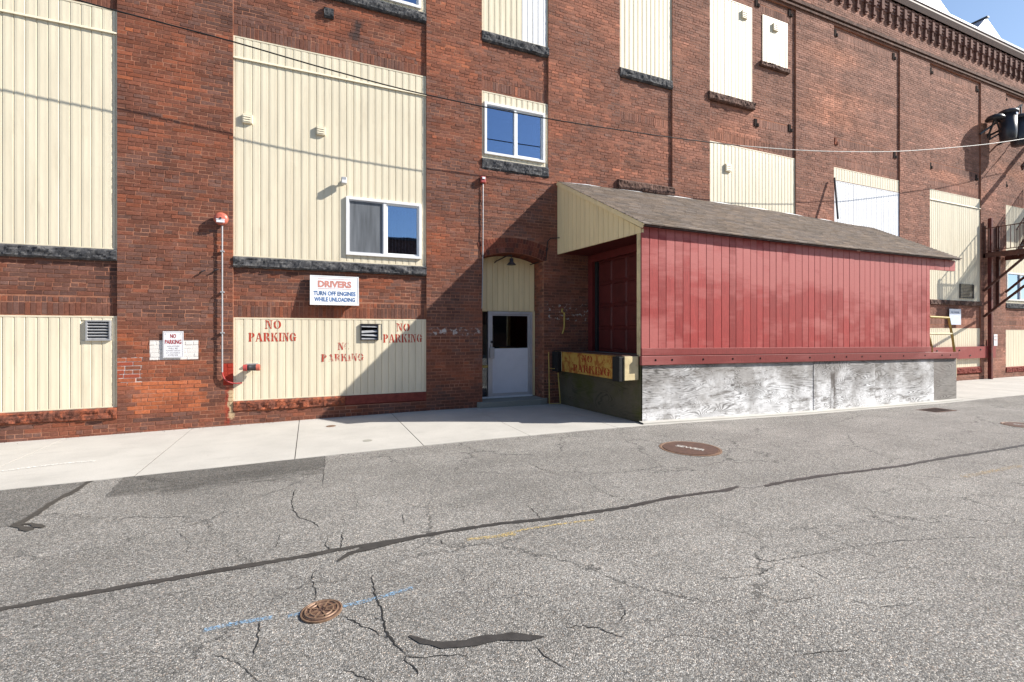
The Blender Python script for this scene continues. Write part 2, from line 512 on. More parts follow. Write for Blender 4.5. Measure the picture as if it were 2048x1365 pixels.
M['joint'] = simple("joint_dirt", (.05, .045, .04), .95, .1)
M['tar'] = simple("tar", (.045, .042, .04), .55, .35, .25, 14, bump=.3, bscale=120)
M['crack'] = simple("crack_dark", (.034, .033, .032), .95, .05)
M['redwood'] = mat_redwood("red_boards", (.34, .048, .043), (.49, .155, .14))
M['redtrim'] = mat_redwood("red_trim", (.25, .045, .04), (.36, .12, .11))
M['maroon'] = simple("maroon_door", (.115, .022, .02), .5, .3, .15, 5, dirt=(.06, .02, .018))
M['maroon2'] = simple("maroon_frame", (.15, .026, .024), .55, .3, .15, 5)
M['ply'] = mat_plywood("plywood_white", (.86, .86, .87), (.045, .04, .036), 1.0, seed=1.3, worn=True)
M['ply2'] = mat_plywood("plywood_white_b", (.86, .86, .87), (.04, .036, .032), 1.0, seed=4.4, worn=True)
M['ply_grey'] = mat_plywood("plywood_grey", (.30, .28, .26), (.06, .05, .045), .8, seed=7.7)
M['ply_dark'] = mat_plywood("plywood_mossy", (.115, .10, .07), (.03, .025, .018), .8, (.07, .075, .015), seed=2.1)
M['rubber'] = simple("rubber", (.014, .014, .015), .7, .3, .3, 20)
M['steel_brown'] = simple("rusted_steel", (.085, .032, .024), .6, .3, .35, 12, bump=.3, dirt=(.15, .05, .03))
M['steel_red'] = simple("red_primer_steel", (.12, .026, .022), .55, .3, .3, 6, dirt=(.05, .02, .018), dirt_amt=.8)
M['galv'] = simple("galvanised", (.45, .45, .46), .45, .5, .12, 15, .4)
M['dark_metal'] = simple("dark_metal", (.03, .03, .034), .4, .4, .25, 10, dirt=(.07, .035, .025))
M['can'] = simple("canister_paint", (.035, .034, .042), .35, .5, .2, 6, dirt=(.07, .03, .025), dirt_amt=.4)
M['anchor'] = simple("anchor_iron", (.03, .022, .02), .95, .05)
M['black'] = simple("black_void", (.006, .006, .007), .9, .05)
M['interior'] = simple("interior_dark", (.03, .03, .032), .9, .1)
M['bell'] = simple("bell_red", (.46, .12, .08), .4, .4, .15, 20)
M['alarm'] = simple("alarm_red", (.38, .06, .055), .45, .4, .1)
M['sign'] = simple("sign_white", (.78, .79, .82), .35, .45, .05, 4, dirt=(.6, .6, .62), dirt_amt=.25)
M['sign_pale_blue'] = simple("sign_pale", (.62, .68, .82), .35, .45, .08, 4)  # pale blue-white colour of the far sign and the canister badges
M['ink_red'] = simple("ink_red", (.36, .03, .03), .6)
M['ink_pink'] = simple("ink_faded_red", (.50, .22, .18), .6)
M['ink_blue'] = simple("ink_blue", (.05, .13, .30), .6, var=.3)
M['ink_grey'] = simple("ink_grey", (.34, .30, .32), .6)
M['stencil'] = mat_alpha("stencil_red", (.46, .055, .03), .33, .45, 26, (1, 1, .6))
M['stencil_worn'] = mat_alpha("stencil_red_worn", (.46, .06, .04), .42, .52, 16, (1, 1, .5))
M['stencil_faint'] = mat_alpha("stencil_red_faint", (.30, .03, .015), .34, .48, 30)
M['yellow'] = simple("yellow_paint", (.50, .36, .10), .5, .3, .2, 8, dirt=(.2, .08, .03), dirt_amt=.7)
M['creamsteel'] = simple("cream_steel", (.70, .58, .34), .5, .3, .1, 6, dirt=(.25, .13, .06), dirt_amt=.5)
M['door_white'] = simple("door_white", (.72, .73, .78), .45, .35, .05, 3)
M['alu'] = simple("aluminium", (.55, .55, .57), .35, .5, .06, 6, .35)
M['glass'] = mat_glass("window_glass", (.55, .72, 1.0), .30)
M['glass_dark'] = mat_glass("door_glass", refl=.02)
M['screen'] = simple("insect_screen", (.13, .14, .155), .6, .3, .35, 3, stretch=(3, 1, .3))
M['blind'] = simple("blind_slat", (.75, .75, .76), .5, .3, .04)
M['roofmetal'] = simple("white_roof", (.82, .83, .85), .35, .4, .05, 2)
M['dormer_grey'] = simple("dormer_left_grey", (.30, .31, .36), .55, .3, .3, 5)  # grey for the left dormer slopes; the other dormer faces are white
M['fascia'] = simple("brown_fascia", (.10, .055, .045), .6, .3, .2, 6)
M['cable'] = simple("cable_black", (.02, .02, .021), .5, .3)
M['cable_lit'] = simple("cable_painted_lit", (.5, .48, .45), .6, .3)  # same cable where the sun catches it, light painted in as a paler colour
M['iron'] = simple("cast_iron", (.10, .058, .045), .6, .35, .3, 25, .2, .3, dirt=(.2, .10, .06), dirt_amt=.5)
M['iron_lt'] = simple("cast_iron_worn", (.21, .13, .085), .5, .4, .3, 25, .25, .3)
M['blue_paint'] = mat_alpha("blue_marking", (.22, .38, .56), .44, .66, 70)
M['yel_paint'] = mat_alpha("yellow_marking", (.58, .43, .17), .42, .66, 45)
M['yel_faint'] = mat_alpha("yellow_marking_worn", (.55, .38, .16), .5, .7, 45)
M['white_faint'] = mat_alpha("white_marking_worn", (.72, .70, .66), .36, .6, 30)

def mat_rusty():
    t = NT("rusty_yellow_plate")
    v = t.coord()
    n = t.noise(v, 5.5, 8, .7, .5).outputs[0]
    c = t.ramp(n, [(.3, (.46, .32, .08)), (.48, (.44, .26, .06)), (.55, (.34, .13, .03)), (.66, (.20, .06, .02)), (.8, (.07, .03, .016))])
    t.base(c).rough(.75, .2)
    t.bump(t.noise(v, 60, 6, .7).outputs[0], .5, .006)
    return t.m
M['rusty'] = mat_rusty()

def mat_shingle():
    t = NT("shingles")
    a = t.new("ShaderNodeAttribute", attribute_name="col")
    v = t.coord()
    c = t.mix(1.0, a.outputs["Color"], t.ramp(t.noise(v, 60, 3, .6).outputs[0], [(.3, .7), (.7, 1.3)]), 'MULTIPLY')
    c = t.mix(t.ramp(t.noise(v, .5, 5).outputs[0], [(.45, 0.0), (.7, .3)]), c, (.13, .11, .09))
    t.base(c).rough(.95, .1)
    t.bump(t.noise(v, 200, 3).outputs[0], .6, .004)
    return t.m
M['shingle'] = mat_shingle()
t_ = NT('grit'); a_ = t_.new('ShaderNodeAttribute', attribute_name='col'); t_.base(a_.outputs['Color']).rough(.95, .1); M['grit'] = t_.m

# ------------------------------------------------------------------ ground
def lift(x, e): return gz(x) + e

xs = sorted(set([-300, -60, -12] + [a for a, _ in GZ] + [-8 + i * .5 for i in range(90)] + [60, 400]))
g = MB()
ys = [-300, -60, -20, -12, -8, -5, -3, 0, 2, 300]
for j in range(len(ys)):
    for x in xs: g.v.append((x, ys[j], gz(x)))
n = len(xs)
for j in range(len(ys)-1):
    for i in range(n-1): g.f.append((j*n+i, j*n+i+1, (j+1)*n+i+1, (j+1)*n+i))
road = obj("road", g, M['asphalt']); road["kind"] = "structure"

def ribbon(name, pts, w, e, mat, parent, jit=.0, seed=0, wfun=None, world_pts=False, sub=.05):
    rnd = random.Random(seed)
    P = [Vector(q) for q in pts] if world_pts else [Vector(G(*q)) for q in pts]
    Q = []
    for a, b in zip(P, P[1:]):
        m = max(1, int((b-a).length / sub))
        for i in range(m): Q.append(a.lerp(b, i/m))
    Q.append(P[-1])
    N = len(Q); mb = MB()
    for i, q in enumerate(Q):
        d = (Q[min(i+1, N-1)] - Q[max(0, i-1)]).normalized(); nn = Vector((-d.y, d.x))
        t = i / (N-1)
        ww = (wfun(t) if wfun else w) * .5 * (1 + rnd.uniform(-.35, .35) * (1 if jit else .25))
        o = nn * rnd.uniform(-jit, jit)
        a, b = q + o + nn*ww, q + o - nn*ww
        mb.v += [(a.x, a.y, lift(a.x, e)), (b.x, b.y, lift(b.x, e))]
    for i in range(N-1): mb.f.append((2*i, 2*i+1, 2*i+3, 2*i+2))
    return obj(name, mb, mat, parent)

def flat_poly(name, pts, e, mat, parent, seed=0, ragged=.03):
    rnd = random.Random(seed); P = [Vector(G(*q)) for q in pts]; Q = []
    for a, b in zip(P, P[1:] + P[:1]):
        m = max(1, int((b-a).length / .12))
        for i in range(m):
            q = a.lerp(b, i/m); Q.append((q.x + rnd.uniform(-1,1)*ragged, q.y + rnd.uniform(-1,1)*ragged))
    mb = MB(); mb.add([(x, y, lift(x, e)) for x, y in Q], [tuple(range(len(Q)))])
    me = mb.mesh(name)
    bm = bmesh.new(); bm.from_mesh(me); bmesh.ops.triangulate(bm, faces=bm.faces); bm.to_mesh(me); bm.free()
    return obj(name, me, mat, road)

flat_poly("asphalt_patch", [(-300, 1010), (-20, 975), (185, 959), (110, 1005), (30, 1052), (-60, 1064), (-300, 1090)], .003, M['asphalt_fine'], road, 1, .012)
flat_poly("asphalt_patch", [(262, 946), (420, 932), (649, 910), (646, 968), (560, 968), (480, 985), (380, 994), (300, 1003), (205, 1012), (185, 1018), (232, 975)], .0035, M['asphalt_new'], road, 2, .03)
ribbon("tar_strip", [(-60,1232),(0,1220),(150,1192),(300,1166),(450,1140),(600,1115),(700,1096),(800,1081),(900,1063),(1000,1048),(1100,1038),(1180,1026),(1260,1014),(1330,998),(1420,985),(1450,982),(1476,974)], .055, .0045, M['tar'], road, .004, 3)
ribbon("tar_strip", [(1530,973),(1560,966),(1640,953),(1730,942),(1800,933),(1900,915),(2048,891),(2200,868)], .06, .0045, M['tar'], road, .005, 4)
ribbon("tar_strip", [(676,1124),(700,1108),(740,1096),(800,1084),(850,1073)], .05, .006, M['tar'], road, .003, 5, lambda t: .02+.05*math.sin(math.pi*min(1, t*1.2)))
ribbon("tar_strip", [(818,1273),(845,1284),(885,1292),(930,1289),(975,1279),(1020,1274),(1060,1277),(1088,1275)], .06, .0045, M['tar'], road, .002, 6, lambda t: .012+.055*math.sin(math.pi*min(1, max(0, t)))**.4)
ribbon("tar_strip", [(190,958),(172,968),(150,983),(110,1003),(70,1030),(28,1054)], .07, .0055, M['tar'], road, .003, 7)
ribbon("tar_strip", [(28,1053),(45,1056),(62,1062)], .06, .0065, M['tar'], road, .003, 8)
ribbon("tar_strip", [(35,1051),(60,1049),(88,1056)], .05, .0075, M['tar'], road, .003, 9)
cracks = [
 ([(592,975),(588,985),(583,1010),(590,1025),(600,1036),(625,1044),(640,1056)], .012),
 ([(655,1075),(652,1090),(662,1105)], .010), ([(685,1065),(684,1085),(680,1098)], .01),
 ([(745,1150),(744,1156),(748,1170),(750,1190),(757,1206),(766,1222),(767,1240),(772,1262),(782,1282),(797,1299),(812,1312)], .016),
 ([(812,1312),(806,1322),(824,1333),(838,1350)], .012), ([(812,1312),(840,1318),(880,1312),(935,1311)], .010),
 ([(684,1231),(712,1246),(745,1262),(766,1274),(778,1280)], .010), ([(748,1234),(758,1240),(768,1243)], .008),
 ([(521,1245),(516,1272),(510,1296),(506,1315)], .014), ([(650,908),(648,940),(645,972)], .012), ([(630,1140),(622,1158),(630,1180),(632,1203)], .008),
 ([(814,1006),(824,1012),(842,1016)], .010), ([(885,1009),(915,1012),(932,1014)], .009), ([(1052,1010),(1072,1026),(1082,1040)], .010),
 ([(1055,925),(1080,938),(1110,946),(1128,954)], .010), ([(1150,950),(1170,965),(1210,986),(1262,1006)], .008), ([(1285,864),(1306,868),(1340,876)], .012),
 ([(880,1080),(886,1090)], .01), ([(806,1030),(808,1050)], .008), ([(560,1070),(552,1095)], .008),
 ([(1470,1100),(1535,1124),(1600,1115),(1660,1103),(1705,1094)], .008), ([(1430,1160),(1520,1150),(1540,1138),(1560,1125)], .008),
 ([(1590,1125),(1630,1145),(1665,1163)], .008), ([(1600,1055),(1640,1070),(1700,1092),(1760,1118)], .007), ([(1705,1094),(1800,1082),(1900,1077),(2048,1074)], .008),
 ([(1380,1010),(1440,1035),(1490,1050)], .007), ([(1130,1258),(1160,1252),(1200,1258),(1250,1278)], .010), ([(1240,1200),(1250,1225),(1242,1245)], .008),
 ([(1075,1295),(1095,1318),(1130,1335)], .011), ([(1480,858),(1560,875),(1600,888)], .010), ([(690,1340),(740,1362),(780,1380)], .008),
]
cracks += [([(1474,975),(1500,977),(1534,972)], .012)]
cracks += [(p_, w_*.62) for p_, w_ in [([(1288,958),(1330,975),(1375,992),(1400,1005)], .008), ([(1420,1040),(1470,1062),(1520,1074)], .007), ([(1640,1075),(1690,1060),(1740,1052),(1800,1056)], .007), ([(1500,1190),(1580,1205),(1640,1190)], .008),
 ([(1300,1290),(1350,1270),(1420,1275),(1460,1290)], .009), ([(1700,1200),(1760,1215),(1830,1210)], .008), ([(1850,1110),(1900,1130),(1960,1128)], .007), ([(1000,1200),(1040,1190),(1090,1196)], .007),
 ([(900,1130),(930,1150),(925,1175)], .007), ([(350,1060),(380,1085),(372,1110)], .007), ([(430,1310),(480,1330),(520,1365)], .009), ([(1560,1290),(1610,1310),(1700,1300),(1760,1320)], .009), ([(700,985),(716,1000),(712,1020)], .007),
 ([(1180,1100),(1230,1110),(1290,1105),(1330,1120)], .007), ([(960,930),(1000,936),(1050,927)], .007), ([(1780,870),(1850,880),(1930,878)], .008), ([(1620,905),(1680,915),(1750,912)], .007)]]
for i, (pts, w) in enumerate(cracks):
    ribbon("crack", pts, w*.62, .0028, M['crack'], road, .008, 20+i, wfun=(lambda t, w=w, i=i: w*.8*(.5 + .9*abs(mnoise.noise((t*7, i*1.7, .5)))) * min(1, 6*t+.25, 6*(1-t)+.25)), sub=.022)
ribbon("blue_marking", [(408,1262),(450,1252),(500,1243),(545,1236)], .04, .004, M['blue_paint'], road, 0, 60)
ribbon("blue_marking", [(575,1234),(604,1228)], .035, .004, M['blue_paint'], road, 0, 61)
ribbon("blue_marking", [(686,1214),(745,1200),(790,1187),(826,1176)], .038, .004, M['blue_paint'], road, 0, 62)
ribbon("yellow_marking", [(934,1080),(990,1074),(1032,1069)], .05, .004, M['yel_paint'], road, 0, 63)
ribbon("yellow_marking", [(1000,1071),(1060,1058),(1130,1048),(1188,1041)], .03, .0052, M['yel_paint'], road, 0, 64)
ribbon("yellow_marking", [(1925,955),(1980,944),(2040,932)], .08, .004, M['yel_faint'], road, 0, 65)

# sidewalk: separate slabs with open joints
SW_Y = -3.05
sw = MB()
xj = [-.19 + 1.765*k for k in range(-5, 24)]
for a, b in zip(xj, xj[1:]):
    sw.add([(a,-SW_Y*0-3.02,lift(a,.004)),(b,-3.02,lift(b,.004)),(b,.05,lift(b,.004)),(a,.05,lift(a,.004))], [(0,1,2,3)])
sidewalk = obj("sidewalk", sw, M['joint']); sidewalk["kind"] = "structure"
for i, (a, b) in enumerate(zip(xj, xj[1:])):
    s = MB(); ga = .006
    a2, b2 = a+ga, b-ga
    rr = random.Random(i)
    e = .010 + rr.uniform(-.002, .002)
    m = 6
    vs = []
    for k in range(m+1):
        x = a2 + (b2-a2)*k/m
        yf = SW_Y + rr.uniform(-.008, .008)
        vs += [(x, yf, lift(x, -.05)), (x, yf, lift(x, e)), (x, .06, lift(x, e)), (x, .06, lift(x, -.05))]
    fs = []
    for k in range(m):
        for q in range(3): fs.append((4*k+q, 4*k+4+q, 4*k+5+q, 4*k+1+q))
    fs += [(0,1,2,3), (4*m+3,4*m+2,4*m+1,4*m)]
    s.add(vs, fs)
    obj("slab", s, M['conc'], sidewalk)
ribbon("white_marking", [(-60,957),(0,945),(70,936),(130,929),(192,924)], .07, .0145, M['white_faint'], sidewalk, 0, 70)
# rusty utility lids let into the sidewalk
t = tag(obj("valve_lid", MB().lathe([(.085, 0), (.085, .008), (.07, .012), (.0, .012)], (*G(662, 854), lift(G(662,854)[0], .006)), 'Z', 20), M['iron_lt']), "small rusty oval lid set in the concrete sidewalk below the lettered siding", "utility lid")
t = tag(obj("utility_plate", MB().lathe([(.075, 0), (.075, .006), (.0, .006)], (*G(735, 883), lift(G(735,883)[0], .007)), 'Z', 18), M['conc_step']), "faint grey round plate in the sidewalk near the asphalt edge", "utility lid")

# ------------------------------------------------------------------ factory building: levels and bays
bld = thing("factory_building", "long red brick factory with cream siding panels in its bays", "building", (12, .2, 0))
ZTOP = 12.0
Z_T, Z_TRIM, Z_S1, Z_S0, Z_LT, Z_LB, Z_LS = 7.2, 6.83, 3.13, 2.93, 1.99, .42, .22
Z_U0, Z_US = 8.57, 8.34
REC = .048
X0, X1 = -7.2, 33.2
BAYS = {'1': (-6.66, -3.043), '2': (-1.316, 2.319), '3': (3.591, 5.291), '4': (7.374, 9.105), '5': (10.466, 14.059), '6': (15.9, 19.567), '7': (21.469, 25.119), '8': (27.13, 30.78)}
WIN = {  # x0,x1,z0,z1
 'w1': (*[W(692,394)[0], W(843,521)[0]], 3.285, 4.47),
 'w2': (*[W(969,203)[0], W(1090,327)[0]], 5.78, 6.97),
 'w3': (.55, 2.20, 8.68, 9.95),
 'w8': (W(2014,545)[0], W(2014,545)[0]+2.4, 3.06, 4.25),
}
DOOR_X0, DOOR_X1 = 3.6, 5.17
ARC_SPR, ARC_CR = 3.415, 3.565
AXC = (DOOR_X0 + DOOR_X1) / 2
_hw = (DOOR_X1 - DOOR_X0) / 2; _r = ARC_CR - ARC_SPR
ARC_R = (_hw*_hw + _r*_r) / (2*_r); AZC = ARC_CR - ARC_R

def arc_z(x): return AZC + math.sqrt(max(0, ARC_R**2 - (x-AXC)**2))

def rect_minus(rect, holes):
    x0, x1, z0, z1 = rect
    hs = [h for h in holes if h[0] < x1 and h[1] > x0 and h[2] < z1 and h[3] > z0]
    xs = sorted({x0, x1, *[min(max(h[0], x0), x1) for h in hs], *[min(max(h[1], x0), x1) for h in hs]})
    zs = sorted({z0, z1, *[min(max(h[2], z0), z1) for h in hs], *[min(max(h[3], z0), z1) for h in hs]})
    out = []
    for a, b in zip(xs, xs[1:]):
        for c, d in zip(zs, zs[1:]):
            mx, mz = (a+b)/2, (c+d)/2
            if not any(h[0] < mx < h[1] and h[2] < mz < h[3] for h in hs): out.append((a, b, c, d))
    return out

# masonry zones: (x0,x1,z0,z1,y of brick face)
zones = []
edges = sorted(BAYS.values())
BAY_Z = {'1': (.22, 11.85), '2': (.22, 11.85), '3': (5.42, 11.85), '4': (5.40, 11.85), '5': (5.0, 11.85), '6': (-.4, 11.85), '7': (.0, 11.85), '8': (.0, 11.85)}
px = X0
for k in sorted(BAYS, key=lambda k: BAYS[k][0]):
    a, b = BAYS[k]
    zones.append((px, a, -.5, ZTOP, 0.0)); px = b
    z0, z1 = BAY_Z[k]
    zones.append((a, b, z0, z1, REC))
    if z0 > -.4: zones.append((a, b, -.5, z0, 0.0))
    zones.append((a, b, z1, ZTOP, 0.0))
zones.append((px, X1, -.5, ZTOP, 0.0))
zones.append((X0, X1, 12.16, 13.50, -.02))
door_hole = (DOOR_X0, DOOR_X1, -.5, ARC_SPR)
arch_hole = (DOOR_X0, DOOR_X1, ARC_SPR, ARC_CR)
wall = MB()
MJ = .0045
for (a, b, c, d, y) in zones:
    for r in rect_minus((a, b, c, d), list(WIN.values()) + [door_hole, arch_hole]):
        x0_, x1_, z0_, z1_ = r
        wall.box(x0_, x1_, y + MJ, .30, z0_, z1_)
for a in range(16):        # masonry between the arch line and its crown
    xa = DOOR_X0 + (DOOR_X1-DOOR_X0)*a/16; xb = DOOR_X0 + (DOOR_X1-DOOR_X0)*(a+1)/16
    wall.prism([(xa, arc_z(xa)), (xb, arc_z(xb)), (xb, ARC_CR), (xa, ARC_CR)], lambda u, v, t: (u, t, v), MJ, .62)
wall.box(DOOR_X0-.25, DOOR_X0, .30, .62, -.4, 4.0).box(DOOR_X1, DOOR_X1+.25, .30, .62, -.4, 4.0)
brick_wall = obj("brick_wall", wall, M['mortar'], bld)

# ---- bricks
CH, BL = .0706, .218
bricks = []      # x0,x1,z0,z1,y,kind
def soldier_rows():
    rows = []
    for k, lst in {'1': [(Z_LT, 1), (7.26, 1)], '2': [(Z_LT, 1), (7.26, 1)], '3': [(7.26, 1)], '4': [(7.26, 0)], '5': [(7.26, 1)], '6': [(7.26, 1), (11.50, 0), (7.95, 0)], '7': [(7.26, 1), (11.50, 0), (7.95, 0), (Z_LT, 1)], '8': [(7.26, 1), (11.50, 0), (Z_LT, 1)]}.items():
        for z, two in lst: rows.append((*BAYS[k], z + .012, two))
    rows.append((12.2, 14.0, 11.42, 0)); rows.append((12.2, 14.0, 7.95, 0))
    return rows
SOLD = soldier_rows()
sold_holes = [(a, b, z, z + (.305 if two else .215)) for a, b, z, two in SOLD]
PANELS = []      # filled as (x0,x1,z0,z1) siding areas
PAN = {
 '1u': (*BAYS['1'], Z_S1, 7.26), '1l': (*BAYS['1'], Z_LB, Z_LT), '2u': (*BAYS['2'], Z_S1, 7.26), '2l': (*BAYS['2'], Z_LB, Z_LT),
 '2t': (BAYS['2'][0], BAYS['2'][1], 8.62, 11.35), '1t': (*BAYS['1'], 8.62, 11.35),
 '3m': (*BAYS['3'], 5.68, 7.22), '3u': (*BAYS['3'], 8.58, 11.35), '4u': (*BAYS['4'], 8.58, 11.35),
 '5u': (10.466, 12.17, 8.57, 11.42), '5s': (12.615, 13.72, 9.92, 11.35), '5l': (*BAYS['5'], 5.05, 7.18),
 '6l': (*BAYS['6'], 4.6, 7.18), '7u': (*BAYS['7'], 2.95, 7.12), '7l': (*BAYS['7'], .31, 1.86), '8u': (*BAYS['8'], 2.95, 7.12), '8l': (*BAYS['8'], .22, 1.80)}
SILLS = [('1', Z_S0, Z_S1, 'stone'), ('1', Z_LS, Z_LB, 'stone_red'), ('2', Z_S0, Z_S1, 'stone'), ('2', 8.40, 8.62, 'stone'), ('1', 8.40, 8.62, 'stone'),
         ('3', 5.42, 5.68, 'stone'), ('3', Z_US, 8.58, 'stone'), ('4', Z_US, 8.58, 'stone'), ('7', 2.75, 2.95, 'stone_brown'), ('8', 2.72, 2.95, 'stone'),
         ('7', .05, .31, 'stone_paint'), ('8', -.02, .22, 'stone_paint')]
holes = list(PAN.values()) + sold_holes + list(WIN.values()) + [door_hole]
for k, z0, z1, m in SILLS: holes.append((*BAYS[k], z0, z1))
rb = random.Random(11)
ARC_OUT = ARC_R + .37
def in_arch(x, z):
    return z > ARC_SPR - .02 and DOOR_X0-.16 < x < DOOR_X1+.16 and (x-AXC)**2 + (z-AZC)**2 < ARC_OUT**2
def lay(x0, x1, z0, z1, y):
    k0 = int(math.floor(z0 / CH)) ; k1 = int(math.ceil(z1 / CH))
    for k in range(k0, k1):
        za, zb = max(z0, k*CH), min(z1, (k+1)*CH)
        if zb - za < .025: continue
        zm = (za+zb)/2
        cuts = sorted((max(h[0], x0), min(h[1], x1)) for h in holes if h[2] < zm < h[3] and h[0] < x1 and h[1] > x0)
        iv = []; c = x0
        for a, b in cuts:
            if a > c + .01: iv.append((c, a))
            c = max(c, b)
        if x1 > c + .01: iv.append((c, x1))
        L = BL if k % 7 else BL/2
        off = (k % 2) * BL/2 + (k*7919 % 13) * .004
        for a, b in iv:
            i = math.floor((a - off) / L); x = i*L + off
            cur = a
            while cur < b - .02:
                x += L
                nx = x + rb.uniform(-.012, .012)
                if b - nx < .05: nx = b
                if nx - cur < .045: continue
                xm = (cur+nx)/2
                if not in_arch(xm, zm):
                    bricks.append((cur + (.0 if cur == a else .0055), nx - (.0 if nx >= b else .0055), za + .0055 + rb.uniform(-.002, .002), zb - .0045 + rb.uniform(-.002, .002), y))
                cur = nx
for (a, b, c, d, y) in zones:
    lay(a, b, c, d, y)
for a, b, z, two in SOLD:
    yy = REC
    x = a + .004
    while x < b - .05:
        w = .0706 + rb.uniform(-.003, .003)
        bricks.append((x, min(b-.003, x + w - .01), z, z + .205 + rb.uniform(-.004, .004), yy))
        if two: bricks.append((x, min(b-.003, x + w - .01), z + .217, z + .30 + rb.uniform(-.004, .004), yy))
        x += w

PALETTE = [(.115, .053, .041), (.170, .068, .046), (.22, .077, .046), (.29, .09, .047), (.155, .081, .064), (.39, .12, .054), (.075, .044, .039)]
def brick_col(x, z):
    n1 = mnoise.noise((x*.55, z*.8, 3.1)); n2 = mnoise.noise((x*1.7, z*2.1, 8.7)); n3 = mnoise.noise((x*.16, z*.22, 1.3))
    q = .54 + .34*n1 + .24*n2 + .2*n3 + rb.gauss(0, .10)
    # newer orange repair courses low on the first pier, darker reveal higher up
    if -2.8 < x < -1.75 and .30 < z < .85: q += .55
    if -2.9 < x < 2.5 and z < .22: q -= .12
    if x < -1 and 2.0 < z < 3.0: q -= .06
    q = min(.999, max(0, q)) * (len(PALETTE)-1)
    order = [6, 0, 4, 1, 2, 3, 5]
    a = PALETTE[order[int(q)]]; b = PALETTE[order[min(6, int(q)+1)]]; f = q - int(q)
    c = [a[i]*(1-f) + b[i]*f for i in range(3)]
    # masonry further along and higher up is a greyer, pinker brick
    g = min(1, max(0, (x - 2) / 12.0)) * .75 + min(.25, max(0, (z-7) / 20.0))
    grey = (.295, .160, .122)
    lum = sum(c) / .34
    c = [c[i]*(1-g) + grey[i]*(.22 + .78*lum)*g for i in range(3)]
    k = rb.uniform(.84, 1.14) * (1 + (.10 + .16*g) * mnoise.noise((x*.35, math.floor(z/CH)*1.37, 5.5)) * 1.6)
    ob = max(0, mnoise.noise((x*.22, z*1.1, 21.0)) - .12) * 1.8 * g
    c = [c[0]*(1+ob*.5), c[1]*(1+ob*.3), c[2]*(1+ob*.12)]
    if -3.05 < x < -2.55 and W(240, 770)[1] < z < W(240, 714)[1] and x < -2.85 + .25*mnoise.noise((0, z*6, 0)):
        return [(.30, .07, .04), (.03, .028, .03), (.33, .10, .05)][rb.randrange(3)]
    return tuple(v*k for v in c)

def brick_verts(x0, x1, z0, z1, y, r=rb):
    j = lambda s=.0022: r.uniform(-s, s)
    f = y + r.uniform(-.0025, .0035); bk = y + MJ + .004; e = .0025
    vs = [(x0, bk, z0), (x1, bk, z0), (x1, bk, z1), (x0, bk, z1),
          (x0+e+j(), f+j(.001), z0+e+j()), (x1-e+j(), f+j(.001), z0+e+j()), (x1-e+j(), f+j(.001), z1-e+j()), (x0+e+j(), f+j(.001), z1-e+j())]
    return vs
BF = [(4, 5, 6, 7), (0, 1, 5, 4), (1, 2, 6, 5), (2, 3, 7, 6), (3, 0, 4, 7)]
def area(bk):
    x0, x1, z0, z1, y = bk
    pts = [proj(x, y, z) for x, z in ((x0, z0), (x1, z0), (x1, z1), (x0, z1))]
    if any(p[0] < 0 or p[0] > 2048 or p[1] < 0 or p[1] > 1365 for p in pts): return 0
    s = 0
    for i in range(4):
        a, b = pts[i], pts[(i+1) % 4]; s += a[0]*b[1] - b[0]*a[1]
    return abs(s) / 2
order = sorted(range(len(bricks)), key=lambda i: -area(bricks[i]))
near = set(order[:300])
mass = MB()
unit = []
ru = random.Random(5)
for k in range(12):
    j = lambda s=1.0: ru.uniform(-s, s)
    vs = [(-.5, .0, -.5), (.5, .0, -.5), (.5, .0, .5), (-.5, .0, .5)]
    vs += [(sx*(.5-.012) + j(.008), -1 + j(.08), sz*(.5-.035) + j(.028)) for sx, sz in ((-1,-1),(1,-1),(1,1),(-1,1))]
    mm = MB(); mm.add(vs, BF); unit.append(mm.mesh("brick_%d" % k)); unit[-1].materials.append(M['brick_o'])
for i, bk in enumerate(bricks):
    x0, x1, z0, z1, y = bk
    c = brick_col((x0+x1)/2, (z0+z1)/2)
    if i in near:
        o = bpy.data.objects.new("brick", unit[i % 12]); COL.objects.link(o)
        o.parent = brick_wall
        dpt = MJ + .003 + rb.uniform(-.002, .002)
        o.location = ((x0+x1)/2, y + MJ + .002, (z0+z1)/2); o.scale = (x1-x0, dpt, z1-z0)
        o.color = (*c, 1)
    else:
        mass.add(brick_verts(*bk), BF, c)
far_bricks = obj("brick_courses", mass, M['brick'], brick_wall); far_bricks["kind"] = "stuff"

# ---- brick arch over the entrance, three rings of headers
arch = obj("door_arch", MB().box(DOOR_X0-.02, DOOR_X1+.02, .3, .31, 3.7, 3.75), M['mortar'], bld)
for ring in range(3):
    r0 = ARC_R + .006 + ring*.117; r1 = r0 + .108
    a0 = math.asin((_hw + .02 + ring*.035) / r0)
    nb = int(2*a0*r0/.072)
    for i in range(nb):
        t0 = -a0 + 2*a0*(i+.07)/nb; t1 = -a0 + 2*a0*(i+.93)/nb
        m_ = MB()
        poly = [(AXC + r*math.sin(t), AZC + r*math.cos(t)) for r, t in ((r0, t0), (r0, t1), (r1, t1), (r1, t0))]
        c = rb.choice([(.17, .05, .033), (.13, .042, .03), (.2, .06, .036), (.10, .04, .03)])
        m_.prism(poly, lambda u, v, t: (u, t, v), -.004 + rb.uniform(-.003, .003), .1)
        o = obj("brick", m_, M['brick_o'], arch); o.color = (*c, 1)
